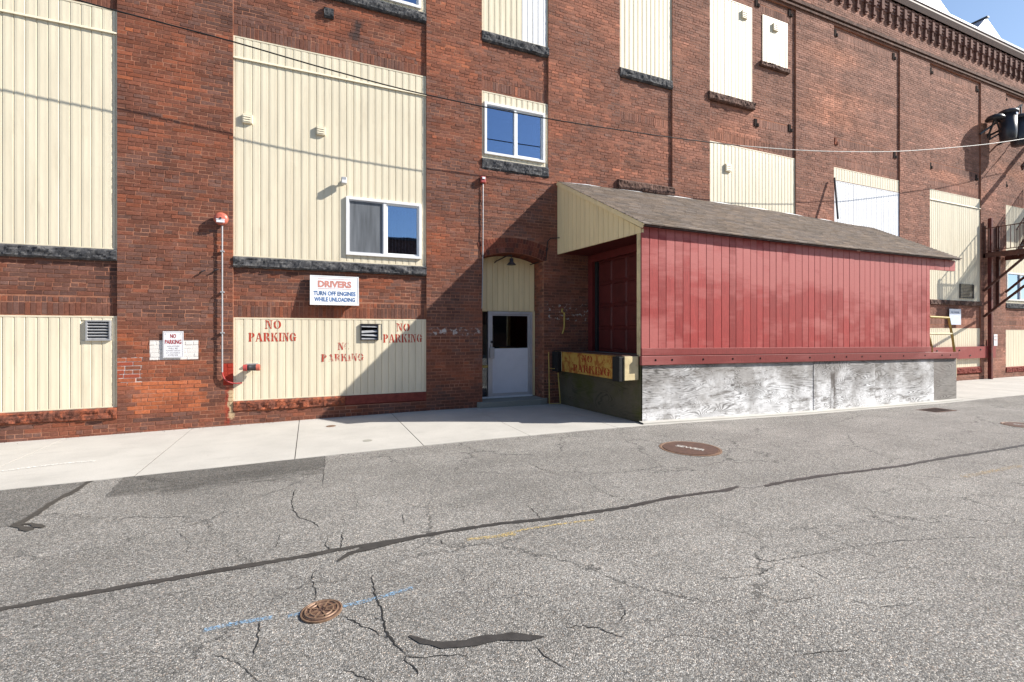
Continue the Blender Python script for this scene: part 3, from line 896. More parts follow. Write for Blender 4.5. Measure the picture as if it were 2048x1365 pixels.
# arch soffit and jambs in brick
rev = MB()
for k in range(-4, 48):
    z0, z1 = k*CH + .005, (k+1)*CH - .005
    if z1 > ARC_SPR: break
    for yy0, yy1 in ((.02, .20), (.21, .40), (.41, .60)):
        if k % 2: yy0 += .09; yy1 = min(.6, yy1 + .09)
        c = brick_col(DOOR_X1 + yy0, z0); c = tuple(v*1.2 for v in c)
        rev.box(DOOR_X1 - .008 + rb.uniform(-.002, .002), DOOR_X1 + .02, yy0, yy1, z0, z1, c)
        rev.box(DOOR_X0 - .02, DOOR_X0 + .008 + rb.uniform(-.002, .002), yy0, yy1, z0, z1, c)
for i in range(22):
    t0 = -1 + 2*(i+.08)/22; t1 = -1 + 2*(i+.92)/22; aa = math.asin(_hw/ARC_R)
    for yy0, yy1 in ((.03, .2), (.21, .4), (.41, .6)):
        vs = []
        for r in (ARC_R - .008, ARC_R + .03):
            for t in (t0, t1):
                for yy in (yy0, yy1): vs.append((AXC + r*math.sin(t*aa), yy, AZC + r*math.cos(t*aa)))
        rev.add(vs, [(0,1,3,2),(4,6,7,5),(0,2,6,4),(1,5,7,3),(0,4,5,1),(2,3,7,6)], rb.choice([(.16, .05, .035), (.12, .04, .03), (.2, .06, .036)]))
o = obj("reveal_bricks", rev, M['brick'], arch); o["kind"] = "stuff"

# ---- rough stone sills
def rough_block(x0, x1, z0, z1, yf, yb, seed, amp=.036):
    mb = MB(); L = x1-x0; nu = max(8, int(L/.035)); nv = 7
    def fn(u, v):
        x = x0 + L*u; z = z0 + (z1-z0)*v
        e = min(1, 7*min(v, 1-v) + .15)
        a = abs(mnoise.noise((x*5+seed, z*7, seed))) * 1.3 + .7*abs(mnoise.noise((x*13+seed, z*16, 2*seed))) + .3*mnoise.noise((x*34, z*34, seed))
        w = mnoise.noise((x*6, seed, v*3)) * .012
        return (x, yf - amp*a*e + .022*(1-e), z + w*(1 if v in (0.0,) else .3))
    mb.grid(fn, nu, nv)
    # top, bottom and end faces back to the wall
    def side(v):
        for i in range(nu):
            p, q = fn(i/nu, v), fn((i+1)/nu, v)
            mb.add([p, q, (q[0], yb, q[2]), (p[0], yb, p[2])], [(0, 1, 2, 3)])
    side(0.0); side(1.0)
    for u in (0.0, 1.0):
        for j in range(nv):
            p, q = fn(u, j/nv), fn(u, (j+1)/nv)
            mb.add([p, q, (q[0], yb, q[2]), (p[0], yb, p[2])], [(0, 1, 2, 3)])
    return mb
for i, (k, z0, z1, m) in enumerate(SILLS):
    a, b = BAYS[k]
    far = k in '78'
    obj("stone_sill", rough_block(a + .004, b - .004, z0, z1, -.012, .2, i*3.7), M[m], bld)
a, b = BAYS['2']; mid = W(690, 800)[0]
obj("stone_sill", rough_block(a + .004, mid, Z_LS, Z_LB, -.012, .2, 91), M['stone_red'], bld)
obj("stone_sill", rough_block(mid + .003, b - .004, Z_LS, Z_LB, .016, .2, 92, .008), M['stone_paint'], bld)
obj("stone_sill", rough_block(7.30, 9.13, 5.40, 5.66, -.05, .2, 93), M['stone_brown'], bld)
obj("stone_sill", rough_block(10.40, 12.20, 8.33, 8.56, -.05, .2, 94), M['stone_brown'], bld)
obj("stone_sill", rough_block(12.50, 13.75, 9.76, 9.915, -.02, .2, 95), M['stone_brown'], bld)

# ---- siding panels with individual planks
def plank_mesh(x0, x1, z0, z1, y):
    w = x1-x0
    prof = [(0, .012), (.003, .002), (.008, 0), (w*.3, -.002), (w*.62, .0), (w-.011, .0), (w-.005, .012)]
    mb = MB()
    vs = [(x0+u, y+v, z0) for u, v in prof] + [(x0+u, y+v, z1) for u, v in prof]
    n = len(prof)
    mb.add(vs, [(i, i+1, i+1+n, i+n) for i in range(n-1)])
    return mb
def siding(rect, holes=(), y=.034, pitch=.1405, mat='cream', sep=True, frame=True, x_split=None, mat2=None, label=None):
    x0, x1, z0, z1 = rect
    base = MB()
    for r in rect_minus((x0+.002, x1-.002, z0+.002, z1-.002), holes): base.box(r[0], r[1], y+.012, y+.03, r[2], r[3])
    if frame:
        fw, fy = .028, y-.006
        for r in ((x0+.003, x0+fw, z0+.003, z1-.003), (x1-fw, x1-.003, z0+.003, z1-.003), (x0+fw, x1-fw, z1-fw, z1-.003), (x0+fw, x1-fw, z0+.003, z0+fw*.8)):
            base.box(r[0], r[1], fy, y+.02, r[2], r[3])
    pan = obj("siding_panel", base, M[mat], bld)
    if label: pan["label"] = label
    x = x0 + .03
    joined = MB(); joined2 = MB()
    while x < x1 - .035:
        xe = min(x + pitch, x1 - .028)
        segs = [(z0+.022, z1-.026)]
        for h in holes:
            if h[0] < xe - .01 and h[1] > x + .01:
                ns = []
                for a, b in segs:
                    if h[2] > a: ns.append((a, min(b, h[2])))
                    if h[3] < b: ns.append((max(a, h[3]), b))
                ns = [q for q in ns if q[1]-q[0] > .015]; segs = ns
        for a, b in segs:
            pm = plank_mesh(x + rb.uniform(-.001, .001), xe, a, b, y + rb.uniform(-.0015, .0015))
            second = x_split is not None and x > x_split
            if sep: obj("plank", pm, M[mat2 if second else mat], pan)
            else: (joined2 if second else joined).add(pm.v, pm.f)
        x += pitch
    if not sep:
        o = obj("planks", joined, M[mat], pan); o["kind"] = "stuff"
        if joined2.v: o = obj("planks", joined2, M[mat2], pan); o["kind"] = "stuff"
    return pan
LOUV1 = (W(171,641)[0], W(221,682)[0], 1.57, 1.915); LOUV2 = (W(721,648)[0], W(757,681)[0], 1.545, 1.885)
p1u = siding(PAN['1u']); p1l = siding(PAN['1l'], [LOUV1])
p2u = siding(PAN['2u'], [WIN['w1']]); p2l = siding(PAN['2l'], [LOUV2])
siding(PAN['2t'], [WIN['w3']]); siding(PAN['1t'], sep=False)
siding(PAN['3m'], [WIN['w2']]); siding(PAN['3u'], x_split=W(1040, 50)[0]-.03, mat2='white_sid')
siding(PAN['4u'], sep=False); p5u = siding(PAN['5u'], sep=False); p5s = siding(PAN['5s'], sep=False); p5l = siding(PAN['5l'], sep=False)
siding((PAN['6l'][0], PAN['6l'][1], 6.76, 7.18), sep=False); siding((PAN['6l'][0]+.06, PAN['6l'][1], 4.6, 6.74), sep=False, mat='white_sid', y=.032)
p7u = siding(PAN['7u'], sep=False); siding(PAN['7l'], sep=False); siding(PAN['8u'], [WIN['w8']], sep=False); siding(PAN['8l'], sep=False)
for pn, k in ((p1u, '1'), (p2u, '2'), (p7u, '7')):
    a, b = BAYS[k]; z = Z_TRIM if k != '7' else 6.72
    m_ = MB(); m_.prism([(.0, 0), (-.030, .0), (-.022, .03), (0, .045)], lambda u, v, t: (t, .032+u, z+v), a+.004, b-.004)
    obj("ledge_trim", m_, M['cream'], pn)

# small vents on the siding
def small_vent(px_, py_, pan, s=.165, name="hood_vent"):
    x, z = W(px_, py_)
    v = MB(); v.box(x-s/2, x+s/2, -.018, .04, z-s/2, z+s/2)
    o = obj(name, v, M['cream'], bld, bevel=.006)
    for k in range(3):
        zz = z - s*.28 + k*s*.26
        q = MB(); q.prism([(-.0185, 0), (-.027, -.010), (-.0185, .012)], lambda u, vv, t: (t, u, zz+vv), x-s*.38, x+s*.38)
        obj("slat", q, M['cream'], o)
for q in ((495,238),(642,262)): small_vent(*q, p2u)
for q in ((1490,30),(1552,55),(1457,336)): small_vent(*q, p5u, .22)

# louvres
def louvre(rect, n, mat, broken=False, seed=1, smat=None):
    x0, x1, z0, z1 = rect; rr = random.Random(seed)
    fr = MB(); w = .022
    fr.box(x0, x0+w, -.004, .05, z0, z1).box(x1-w, x1, -.004, .05, z0, z1).box(x0+w, x1-w, -.004, .05, z1-w, z1).box(x0+w, x1-w, -.004, .05, z0, z0+w)
    o = obj("louvre_vent", fr, mat, bld)
    obj("void", MB().box(x0+w*.5, x1-w*.5, .046, .049, z0+w*.5, z1-w*.5), M['black'], o)
    h = (z1-z0-2*w)/n
    for k in range(n):
        zc = z0+w + h*(k+.5); t0, t1 = (rr.uniform(-.03, .03), rr.uniform(-.03, .03)) if broken else (0, 0)
        s = MB()
        s.add([(x0+w, .0, zc-h*.42+t0), (x1-w, .0, zc-h*.42+t1), (x1-w, .04, zc+h*.2+t1), (x0+w, .04, zc+h*.2+t0),
               (x0+w, .003, zc-h*.42+t0-.003), (x1-w, .003, zc-h*.42+t1-.003), (x1-w, .043, zc+h*.2+t1-.003), (x0+w, .043, zc+h*.2+t0-.003)],
              [(0,1,2,3),(7,6,5,4),(0,4,5,1),(2,6,7,3),(1,5,6,2),(0,3,7,4)])
        obj("slat", s, smat or M['galv'], o)
    return o
louvre(LOUV1, 6, M['galv']); louvre(LOUV2, 4, M['dark_metal'], True, 4)
louvre((W(1921,565)[0], W(1948,597)[0], 3.05, 3.62), 9, M['dark_metal'], False, 2, M['dark_metal'])

# ---- windows
def window(rect, kind):
    x0, x1, z0, z1 = rect; w = .055
    fr = MB(); yf = -.012
    for r in ((x0, x0+w, z0, z1), (x1-w, x1, z0, z1), (x0+w, x1-w, z1-w, z1), (x0+w, x1-w, z0, z0+w)):
        fr.box(r[0], r[1], yf, .09, r[2], r[3])
    win = obj("window", fr, M['frame'], bld, bevel=.004)
    xm = (x0+x1)/2
    obj("mullion", MB().box(xm-.028, xm+.028, .004, .085, z0+w, z1-w), M['frame'], win)
    # right-hand sash frame
    sf = MB(); s = .035; a, b, c, d = xm+.028, x1-w, z0+w, z1-w
    for r in ((a, a+s, c, d), (b-s, b, c, d), (a+s, b-s, d-s, d), (a+s, b-s, c, c+s)): sf.box(r[0], r[1], .03, .08, r[2], r[3])
    obj("sash", sf, M['frame'], win)
    obj("pane", MB().box(x0+w, xm-.028, .055, .059, z0+w, z1-w), M['glass'], win)
    obj("pane", MB().box(a+s, b-s, .055, .059, c+s, d-s), M['glass'], win)
    back = MB(); back.box(x0-.02, x1+.02, .75, .78, z0-.02, z1+.02).box(x0-.04, x0-.02, .31, .78, z0-.02, z1+.02).box(x1+.02, x1+.04, .31, .78, z0-.02, z1+.02).box(x0-.04, x1+.04, .31, .78, z0-.05, z0-.02).box(x0-.04, x1+.04, .31, .78, z1+.02, z1+.05)
    obj("room_lining", back, M['interior'], win)
    if kind == 'screen':
        obj("insect_screen", MB().box(x0+w+.02, xm-.03, .034, .036, z0+w+.02, z1-w-.02), M['screen'], win)
        fs = MB()
        for r in ((x0+w, x0+w+.02, c, d), (xm-.05, xm-.03, c, d), (x0+w+.02, xm-.05, d-.02, d), (x0+w+.02, xm-.05, c, c+.02)): fs.box(r[0], r[1], .026, .044, r[2], r[3])
        obj("screen_frame", fs, M['alu'], win)
        for k in range(9):
            xx = a + s + .04 + k*(b-a-2*s-.06)/8
            q = MB(); q.add([(xx-.010, .075, c+.03), (xx+.004, .13, c+.03), (xx+.004, .13, d-.05), (xx-.010, .075, d-.05)], [(0,1,2,3)])
            obj("blind_slat", q, M['blind'], win)
        obj("blind_rail", MB().box(a+s, b-s, .09, .2, d-.08, d-.045), M['blind'], win)
    if kind == 'curtain':
        for sx0, sx1 in ((x0+w, xm-.05),):
            q = MB(); q.grid(lambda u, v: (sx0 + (sx1-sx0)*u, .16 + .012*math.sin(u*30), z0 + w + (z1-z0-2*w)*v), 40, 1)
            obj("curtain", q, M['interior'], win)
    return win
window(WIN['w1'], 'screen'); window(WIN['w2'], 'plain'); window(WIN['w3'], 'plain'); window(WIN['w8'], 'plain')

# ---- entrance door in its recess
DY = .50
D0 = W(975, 700, -DY)[0]; D1 = W(1063, 700, -DY)[0]; DZ0 = .14; DZ1 = W(1015, 624, -DY)[1]
door = obj("entrance_door", MB().box(D0, D0+.05, DY-.05, DY+.05, DZ0, DZ1).box(D1-.05, D1, DY-.05, DY+.05, DZ0, DZ1).box(D0+.05, D1-.05, DY-.05, DY+.05, DZ1-.06, DZ1), M['alu'], bld)
door["label"] = "white panelled door with dark upper pane in the arched recess"
La, Lb = D0+.056, D1-.056
zl = W(1015, 697, -DY)[1]; zg = DZ1 - .13
lf = MB()
lf.box(La, La+.06, DY-.03, DY+.012, DZ0+.01, DZ1-.066).box(Lb-.06, Lb, DY-.03, DY+.012, DZ0+.01, DZ1-.066)
lf.box(La+.06, Lb-.06, DY-.03, DY+.012, zg+.03, DZ1-.066).box(La+.06, Lb-.06, DY-.03, DY+.012, DZ0+.01, DZ0+.10)
obj("leaf_frame", lf, M['alu'], door)
obj("lower_panel", MB().box(La+.06, Lb-.06, DY-.018, DY+.006, DZ0+.10, zl), M['door_white'], door)
obj("pane", MB().box(La+.06, Lb-.06, DY-.008, DY-.004, zl, zg+.03), M['glass_dark'], door)
hd = MB(); hx = La+.03; hz = W(985, 706, -DY)[1]
hd.box(hx-.06, hx+.055, DY-.10, DY-.032, hz-.13, hz+.13)
obj("door_pull", hd, M['galv'], door, bevel=.01)
obj("lock", MB().lathe([(.03, 0), (.03, .03), (.018, .035)], (hx+.01, DY-.03, hz+.26), 'Y', 12).box(hx-.055, hx-.02, DY-.04, DY-.02, hz+.12, hz+.2), M['dark_metal'], door)
sl = MB(); sl.box(DOOR_X0-.02, D0, DY-.02, DY+.03, DZ1, DZ1+.001).box(DOOR_X0, D0-.02, DY+.02, DY+.03, DZ0+.02, DZ1)
obj("side_pane", MB().box(DOOR_X0+.02, D0-.01, DY+.0, DY+.005, DZ0+.03, DZ1-.02), M['glass_dark'], door)
obj("side_rail", MB().box(DOOR_X0+.012, D0-.004, DY-.03, DY+.03, .86, .92), M['yellow'], door)
obj("threshold", MB().box(DOOR_X0+.012, D1, DY-.06, DY+.03, DZ0-.01, DZ0+.025), M['frame'], door)
lobby = MB(); lobby.box(3.5, 5.3, 1.9, 1.95, -.1, 3.9).box(3.48, 3.52, .63, 1.9, -.1, 3.9).box(5.28, 5.32, .63, 1.9, -.1, 3.9).box(3.5, 5.3, .63, 1.95, 3.86, 3.9).box(3.5, 5.3, .63, 1.95, -.1, .1)
obj("lobby_lining", lobby, M['interior'], door)
obj("notice_board", MB().box(D0+.14, D0+.42, 1.2, 1.22, 1.0, 1.9), M['creamsteel'], door)
obj("door_trim", MB().box(D1+.002, DOOR_X1-.012, DY-.02, DY+.05, DZ0, DZ1+.02), M['cream2'], door)
# cream tympanum boards over the door, cut to the arch
tym = obj("tympanum", MB().box(DOOR_X0+.012, DOOR_X1-.012, DY+.02, DY+.05, DZ1, DZ1+.06).box(DOOR_X0+.012, DOOR_X1-.012, DY+.045, DY+.055, DZ1+.06, 3.56), M['cream2'], bld)
x = DOOR_X0 + .012
while x < DOOR_X1 - .03:
    xe = min(x + .1405, DOOR_X1 - .012); w_ = xe - x - .006
    za, zb = arc_z(x) - .012, arc_z(xe) - .012
    m_ = MB(); m_.prism([(x, DZ1+.01), (x+w_, DZ1+.01), (x+w_, zb), (x, za)], lambda u, v, t: (u, t, v), DY, DY+.02)
    obj("plank", m_, M['cream2'], tym, bevel=.003)
    x += .1405
st = MB()
stx0, stx1 = W(957, 810, .12)[0], W(1100, 806, .12)[0]
st.box(DOOR_X0+.012, DOOR_X1-.012, -.02, .56, -.1, DZ0-.012)
pr = [(stx0, -.12), (stx1-.25, -.12), (stx1-.06, -.08), (stx1, 0.0), (stx0, 0.0)]
st.prism([(u, v) for u, v in pr], lambda u, v, t: (u, v, t), -.1, DZ0-.012)
step = obj("door_step", st, M['conc_step'], bld, bevel=.008)

# ---- tie-rod anchor plates
for q in ((1674,65),(1791,112),(1675,282),(1793,310),(1865,141),(1957,177),(1864,331),(1956,355),(1583,25),(1583,256),(1515,245),(2014,195),(2015,368),(1517,5)):
    x, z = W(*q)
    m_ = MB(); s_ = .085
    m_.box(x-s_, x+s_*.2, REC-.022, REC+.02, z-s_*1.3, z+s_*1.3).box(x+s_*.2, x+s_, REC-.035, REC+.02, z-s_*1.3, z-s_*.2)
    obj("anchor_plate", m_, M['anchor'] if q[1] != 282 else M['stone_red'], bld)
x, z = W(658, 25); obj("anchor_plate", rough_block(x-.09, x+.09, z-.1, z+.1, .0, .1, 3.3), M['stone'], bld)

# ---- string course, corbel table, cornice, roof
ZC0 = 12.58; ZC1 = W(1950, 78, .1)[1]; ZF0 = W(1950, 75, .18)[1]; ZF1 = W(1950, 58, .24)[1]; ZR1 = W(1950, 52, .27)[1]
cor = obj("cornice", MB().box(X0, X1, -.05, .2, 11.92, 11.98).box(X0, X1, -.075, .2, 12.04, 12.15).box(X0, X1, -.012, .2, 11.98, 12.04).box(X0, X1, -.13, .2, ZC1, ZC1+.07).box(X0, X1, -.16, .2, ZC1+.10, ZF0).box(X0, X1, -.14, .2, ZC1+.07, ZC1+.10), M['stone_brown'], bld)
obj("fascia", MB().prism([(-.17, ZF0), (-.24, ZF1-.1), (-.24, ZF1), (.2, ZF1), (.2, ZF0)], lambda u, v, t: (t, u, v), X0, X1), M['fascia'], cor)
steps = MB()
for k in range(4): steps.box(X0, X1, -.035-.022*k, .1, ZC1-.41+.1*k, ZC1-.41+.1*k+.062)
obj("corbel_courses", steps, M['brick_o'], cor).color = (.30, .18, .15, 1)
bk = MB()
bk.box(-.075, .075, -.10, 0, ZC1-.45, ZC1).box(-.035, .035, -.07, 0, ZC0+.2, ZC1-.45).box(-.075, .075, -.085, 0, ZC0+.08, ZC0+.2).box(-.045, .045, -.06, 0, ZC0, ZC0+.08)
bm_ = bk.mesh("bracket"); bm_.materials.append(M['brick_o'])
x = X0 + .2
while x < X1 - .2:
    o = bpy.data.objects.new("bracket", bm_); COL.objects.link(o); o.parent = cor; o.location = (x, -.02, 0); o.color = (.16, .085, .07, 1)
    x += .445
rf = MB()
rf.prism([(-.27, ZF1+.003), (-.27, ZR1), (6.0, ZR1+2.6), (6.0, ZF1+.003)], lambda u, v, t: (t, u, v), X0, X1)
roof = obj("roof", rf, M['roofmetal'], bld)
for xc in (W(1866, 0, .1)[0], W(1973, 0, .1)[0]):
    dm = MB(); zb = ZR1 - .05; pk = W(1973, 36, .1)[1]; hw = 1.05
    b_ = [(xc-hw, -.22, zb), (xc+hw, -.22, zb), (xc+hw, 4.0, zb), (xc-hw, 4.0, zb)]
    dm.add(b_ + [(xc, -.1, pk), (xc, 3.8, pk)], [(0, 1, 4), (1, 2, 5, 4), (2, 3, 5)])
    dd = obj("dormer", dm, M['roofmetal'], roof)
    d2 = MB(); d2.add([b_[0], b_[3], (xc, 3.8, pk), (xc, -.1, pk)], [(0, 1, 2, 3)])
    obj("left_slope", d2, M['dormer_grey'], dd)
    obj("ridge_cap", MB().bar((xc, -.16, pk+.01), (xc, 3.8, pk+.01), .14, .06), M['dark_metal'], dd)
# body of the building behind the facade
obj("rear_wall", MB().box(X0, X1, 14.0, 14.3, -.5, 13.6).box(X0, X0+.3, .31, 14, -.5, 13.6).box(X1-.3, X1, .31, 14, -.5, 13.6), M['mortar'], bld)
rb2 = MB(); rb2.prism([(6.003, ZR1+2.6), (14.4, ZF1), (6.003, ZF1)], lambda u, v, t: (t, u, v), X0, X1)
obj("rear_roof", rb2, M['roofmetal'], bld)
# red timber rail along the wall beyond the dock
bx0, bx1 = W(1860, 700)[0] - 2.5, W(1985, 700)[0]
rail = obj("timber_rail", MB().box(bx0, bx1, -.10, .0, .66, 1.13), M['redtrim'], bld)
for k in range(9):
    xx = bx0 + .4 + k*.78
    if xx < bx1: obj("bolt", MB().lathe([(.03, 0), (.03, .02), (0, .025)], (xx, -.10, .78 + .22*(k % 2)), 'Y', 8), M['dark_metal'], rail)

# ------------------------------------------------------------------ lettering helpers
def text_part(name, body, cx, cz, w, h, y, mat, parent, bold=0.0):
    cu = bpy.data.curves.new("txt", 'FONT'); cu.body = body; cu.align_x = 'CENTER'; cu.offset = bold; cu.resolution_u = 3
    to = bpy.data.objects.new("txt", cu); COL.objects.link(to)
    dg = bpy.context.evaluated_depsgraph_get(); dg.update()
    me = bpy.data.meshes.new_from_object(to.evaluated_get(dg))
    bpy.data.objects.remove(to); bpy.data.curves.remove(cu)
    xs_ = [v.co.x for v in me.vertices]; ys_ = [v.co.y for v in me.vertices]
    xa, xb, ya, yb = min(xs_), max(xs_), min(ys_), max(ys_)
    for v in me.vertices:
        u = (v.co.x - (xa+xb)/2) / (xb-xa) * w; q = (v.co.y - (ya+yb)/2) / (yb-ya) * h
        v.co = (cx + u, y, cz + q)
    me.name = name; me.materials.clear()
    return obj(name, me, mat, parent)

def cres(cx, cz, rx, rz, ix, iz, a0, a1, n=9):
    o = [(cx + rx*math.cos(R(a0+(a1-a0)*i/n)), cz + rz*math.sin(R(a0+(a1-a0)*i/n))) for i in range(n+1)]
    i_ = [(cx + ix*math.cos(R(a1+(a0-a1)*i/n)), cz + iz*math.sin(R(a1+(a0-a1)*i/n))) for i in range(n+1)]
    return o + i_
def rc(a, b, c, d): return [(a, c), (b, c), (b, d), (a, d)]
GLYPH = {   # stencil roman capitals: width, pieces
 'N': (.95, [rc(0,.30,.92,1), rc(.10,.20,.08,.90), rc(0,.30,0,.08), [(.24,.92),(.45,.92),(.82,.0),(.64,.0)], rc(.72,.80,.14,.92), rc(.62,.92,.92,1)]),
 'O': (.92, [cres(.44,.5,.44,.5,.20,.42,100,260), cres(.48,.5,.44,.5,.20,.42,-80,80)]),
 'P': (.82, [rc(.06,.32,.08,.92), rc(0,.38,0,.08), rc(0,.32,.92,1), cres(.40,.72,.40,.28,.16,.20,-85,85)]),
 'A': (1.0, [[(.40,1),(.46,.93),(.20,.08),(.10,.08)], [(.44,1),(.58,1),(.92,.08),(.64,.08)], rc(.02,.30,0,.08), rc(.58,1.0,0,.08), rc(.28,.50,.28,.36)]),
 'R': (.95, [rc(.06,.32,.08,.92), rc(0,.38,0,.08), rc(0,.32,.92,1), cres(.40,.74,.40,.26,.16,.18,-85,85), [(.42,.46),(.62,.46),(.92,.06),(.92,0),(.72,0)]]),
 'K': (.98, [rc(.06,.32,.08,.92), rc(0,.38,0,.08), rc(0,.38,.92,1), [(.38,.48),(.48,.56),(.80,.96),(.66,.96)], [(.44,.56),(.60,.64),(.94,.08),(.68,.08)], rc(.62,.98,0,.08), rc(.58,.90,.92,1)]),
 'I': (.42, [rc(.08,.34,.10,.90), rc(0,.42,0,.08), rc(0,.42,.92,1)]),
 'G': (.95, [cres(.44,.5,.44,.5,.20,.42,100,262), cres(.48,.5,.40,.5,.18,.42,15,80), rc(.56,.82,.04,.42), rc(.50,.92,.42,.50)]),
}
def stencil(name, word, x0, x1, z0, z1, y, mat, parent):
    tot = sum(GLYPH[c][0] + .10 for c in word) - .10
    mb = MB(); k = (x1-x0)/tot; u = 0
    for c in word:
        w_, pcs = GLYPH[c]
        for pc in pcs:
            mb.add([(x0 + (u+a)*k, y, z0 + b*(z1-z0)) for a, b in pc], [tuple(range(len(pc)))])
        u += w_ + .10
    me = mb.mesh(name)
    bm = bmesh.new(); bm.from_mesh(me); bmesh.ops.triangulate(bm, faces=bm.faces); bm.to_mesh(me); bm.free()
    return obj(name, me, mat, parent)
def stencil_px(word, a, b, t_, bo, mat):
    x0, z1 = W(a, t_); x1, z0 = W(b, bo)
    stencil("stencil_lettering", word, x0, x1, z0, z1, .0295, mat, p2l)
stencil_px("NO", 530, 562, 641, 658, M['stencil']); stencil_px("PARKING", 497, 593, 666, 683, M['stencil'])
stencil_px("NO", 793, 820, 647, 663, M['stencil']); stencil_px("PARKING", 767, 845, 669, 685, M['stencil'])
stencil_px("NO", 676, 701, 686, 700, M['stencil_worn']); stencil_px("PARKING", 643, 728, 709, 722, M['stencil_worn'])

# ------------------------------------------------------------------ loading dock shed
SP = 2.85
def S(px_, py_): return W(px_, py_, SP)
XF0, XW0 = 5.786, 5.55
XFR = S(1860, 600)[0]           # right end of the red wall
XRR = S(1911, 515)[0]           # right end of roof
XDR = S(1914, 800)[0]           # right end of dock
shed = thing("loading_dock_shed", "red boarded lean-to loading dock with shingled roof against the brick wall", "shed", (10.5, -1.4, -.1))
def deck_z(x): return 1.264 - .010*(x - XF0)
def eave_z(x):
    u = (x - XF0) / (XRR - XF0)
    return 3.74 - .035*math.sin(math.pi*u)
# front planks
x = XF0; i = 0
rs = random.Random(21)
while x < XFR - .03:
    w_ = .205 + rs.uniform(-.022, .022)
    xe = min(x + w_, XFR)
    z0a = deck_z(x) + .14
    m_ = MB(); y = -SP + rs.uniform(-.003, .003)
    prof = [(x+.003, y+.022), (x+.003, y+.003), (x+.006, y), (xe-.010, y), (xe-.006, y+.003), (xe-.006, y+.022)]
    vs = [(u, v, z0a) for u, v in prof] + [(u, v, eave_z((x+xe)/2) - .015) for u, v in prof]
    n = len(prof)
    m_.add(vs, [(q, q+1, q+1+n, q+n) for q in range(n-1)] + [tuple(range(n)), tuple(range(2*n-1, n-1, -1))])
    obj("plank", m_, M['redwood'], shed)
    x = xe; i += 1
while x < XRR - .02:      # short boards over the open landing
    xe = min(x + .235, XRR - .01)
    m_ = MB(); m_.prism([(x+.003, 3.40 + .02*(x-XFR)), (xe-.006, 3.40 + .02*(xe-XFR)), (xe-.006, eave_z(xe)-.02), (x+.003, eave_z(x)-.02)], lambda u, v, t: (u, t, v), -SP + rs.uniform(-.003, .003), -SP+.024)
    obj("plank", m_, M['redwood'], shed)
    x = xe
# sheathing behind the boards so that the walls are solid
sh = MB(); sh.box(XF0+.01, XFR-.005, -SP+.024, -SP+.11, 1.2, 3.66).box(XFR, XRR-.02, -SP+.026, -SP+.08, 3.42, 3.66)
sh.box(XFR-.10, XFR-.004, -SP+.11, -.01, 1.15, 3.6)
obj("frame_wall", sh, M['maroon2'], shed)
tb = MB(); tb.prism([(XF0-.01, deck_z(XF0)+.006), (XFR+.02, deck_z(XFR)+.006), (XFR+.02, deck_z(XFR)+.145), (XF0-.01, deck_z(XF0)+.145)], lambda u, v, t: (u, t, v), -SP-.022, -SP+.02)
obj("base_board", tb, M['redtrim'], shed, bevel=.005)
ang = MB(); ang.prism([(XF0-.03, deck_z(XF0)-.18), (XDR, deck_z(XDR)-.18), (XDR, deck_z(XDR)-.004), (XF0-.03, deck_z(XF0)-.004)], lambda u, v, t: (u, t, v), -SP-.045, -SP+.02)
edge = obj("dock_edge_beam", ang, M['redtrim'], shed, bevel=.006)
for k, pxb in enumerate((1308, 1341, 1403, 1462, 1517, 1570, 1616, 1665, 1689, 1720, 1757, 1803, 1846, 1880, 1897)):
    xx, zz = S(pxb, 0)[0], 0
    obj("bolt_hole", MB().lathe([(.022, 0), (.022, .004), (0, .004)], (xx, -SP-.045, deck_z(xx)-.085), 'Y', 8), M['black'], edge)
dk = MB(); dk.prism([(XW0, .0), (XF0, -SP+.02), (XDR-.02, -SP+.02), (XDR-.02, .0)], lambda u, v, t: (u, v, deck_z(u)-.02 + t), -.14, 0)
obj("deck", dk, M['ply_grey'], shed)
# base cladding sheets
def skirt(x0, x1, mat, dz=.0, y=-SP):
    m_ = MB(); n_ = 10; poly = []
    for k in range(n_+1):
        xx = x0 + (x1-x0)*k/n_; poly.append((xx, gz(xx) + .03))
    poly += [(x1, deck_z(x1)-.185-dz), (x0, deck_z(x0)-.185-dz)]
    m_.prism(poly, lambda u, v, t: (u, t, v), y, y+.02)
    return obj("plywood_sheet", m_, mat, shed)
xs1, xs2, xs3 = S(1469, 760)[0], S(1627, 800)[0], S(1868, 780)[0]
skirt(XF0, xs1-.004, M['ply']); skirt(xs1+.004, xs2-.003, M['ply2'], 0, -SP+.006); skirt(xs2+.003, S(1750,780)[0]-.003, M['ply'], .0, -SP-.004); skirt(S(1750,780)[0]+.003, xs3-.004, M['ply2'], .0, -SP+.002); skirt(xs3+.004, XDR, M['ply_grey'], .0, -SP+.012)
rs2 = random.Random(3)
nails = MB()
for k in range(130):
    xx = XF0 + .12 + (k // 6)*.405 + rs2.uniform(-.02, .02)
    if xx > xs3: continue
    zz = gz(xx) + .12 + (k % 6)*.17 + rs2.uniform(-.02, .02)
    nails.lathe([(.008, 0), (.008, .003), (0, .004)], (xx, -SP-.004, zz), 'Y', 6)
o = obj("nail_heads", nails, M['iron'], shed); o["kind"] = "stuff"
core = MB(); core.prism([(XW0+.06, -.01), (XF0+.03, -SP+.06), (XDR-.05, -SP+.06), (XDR-.05, -.01)], lambda u, v, t: (u, v, t), -.4, .98)
obj("dock_core", core, M['interior'], shed)
kb = MB()
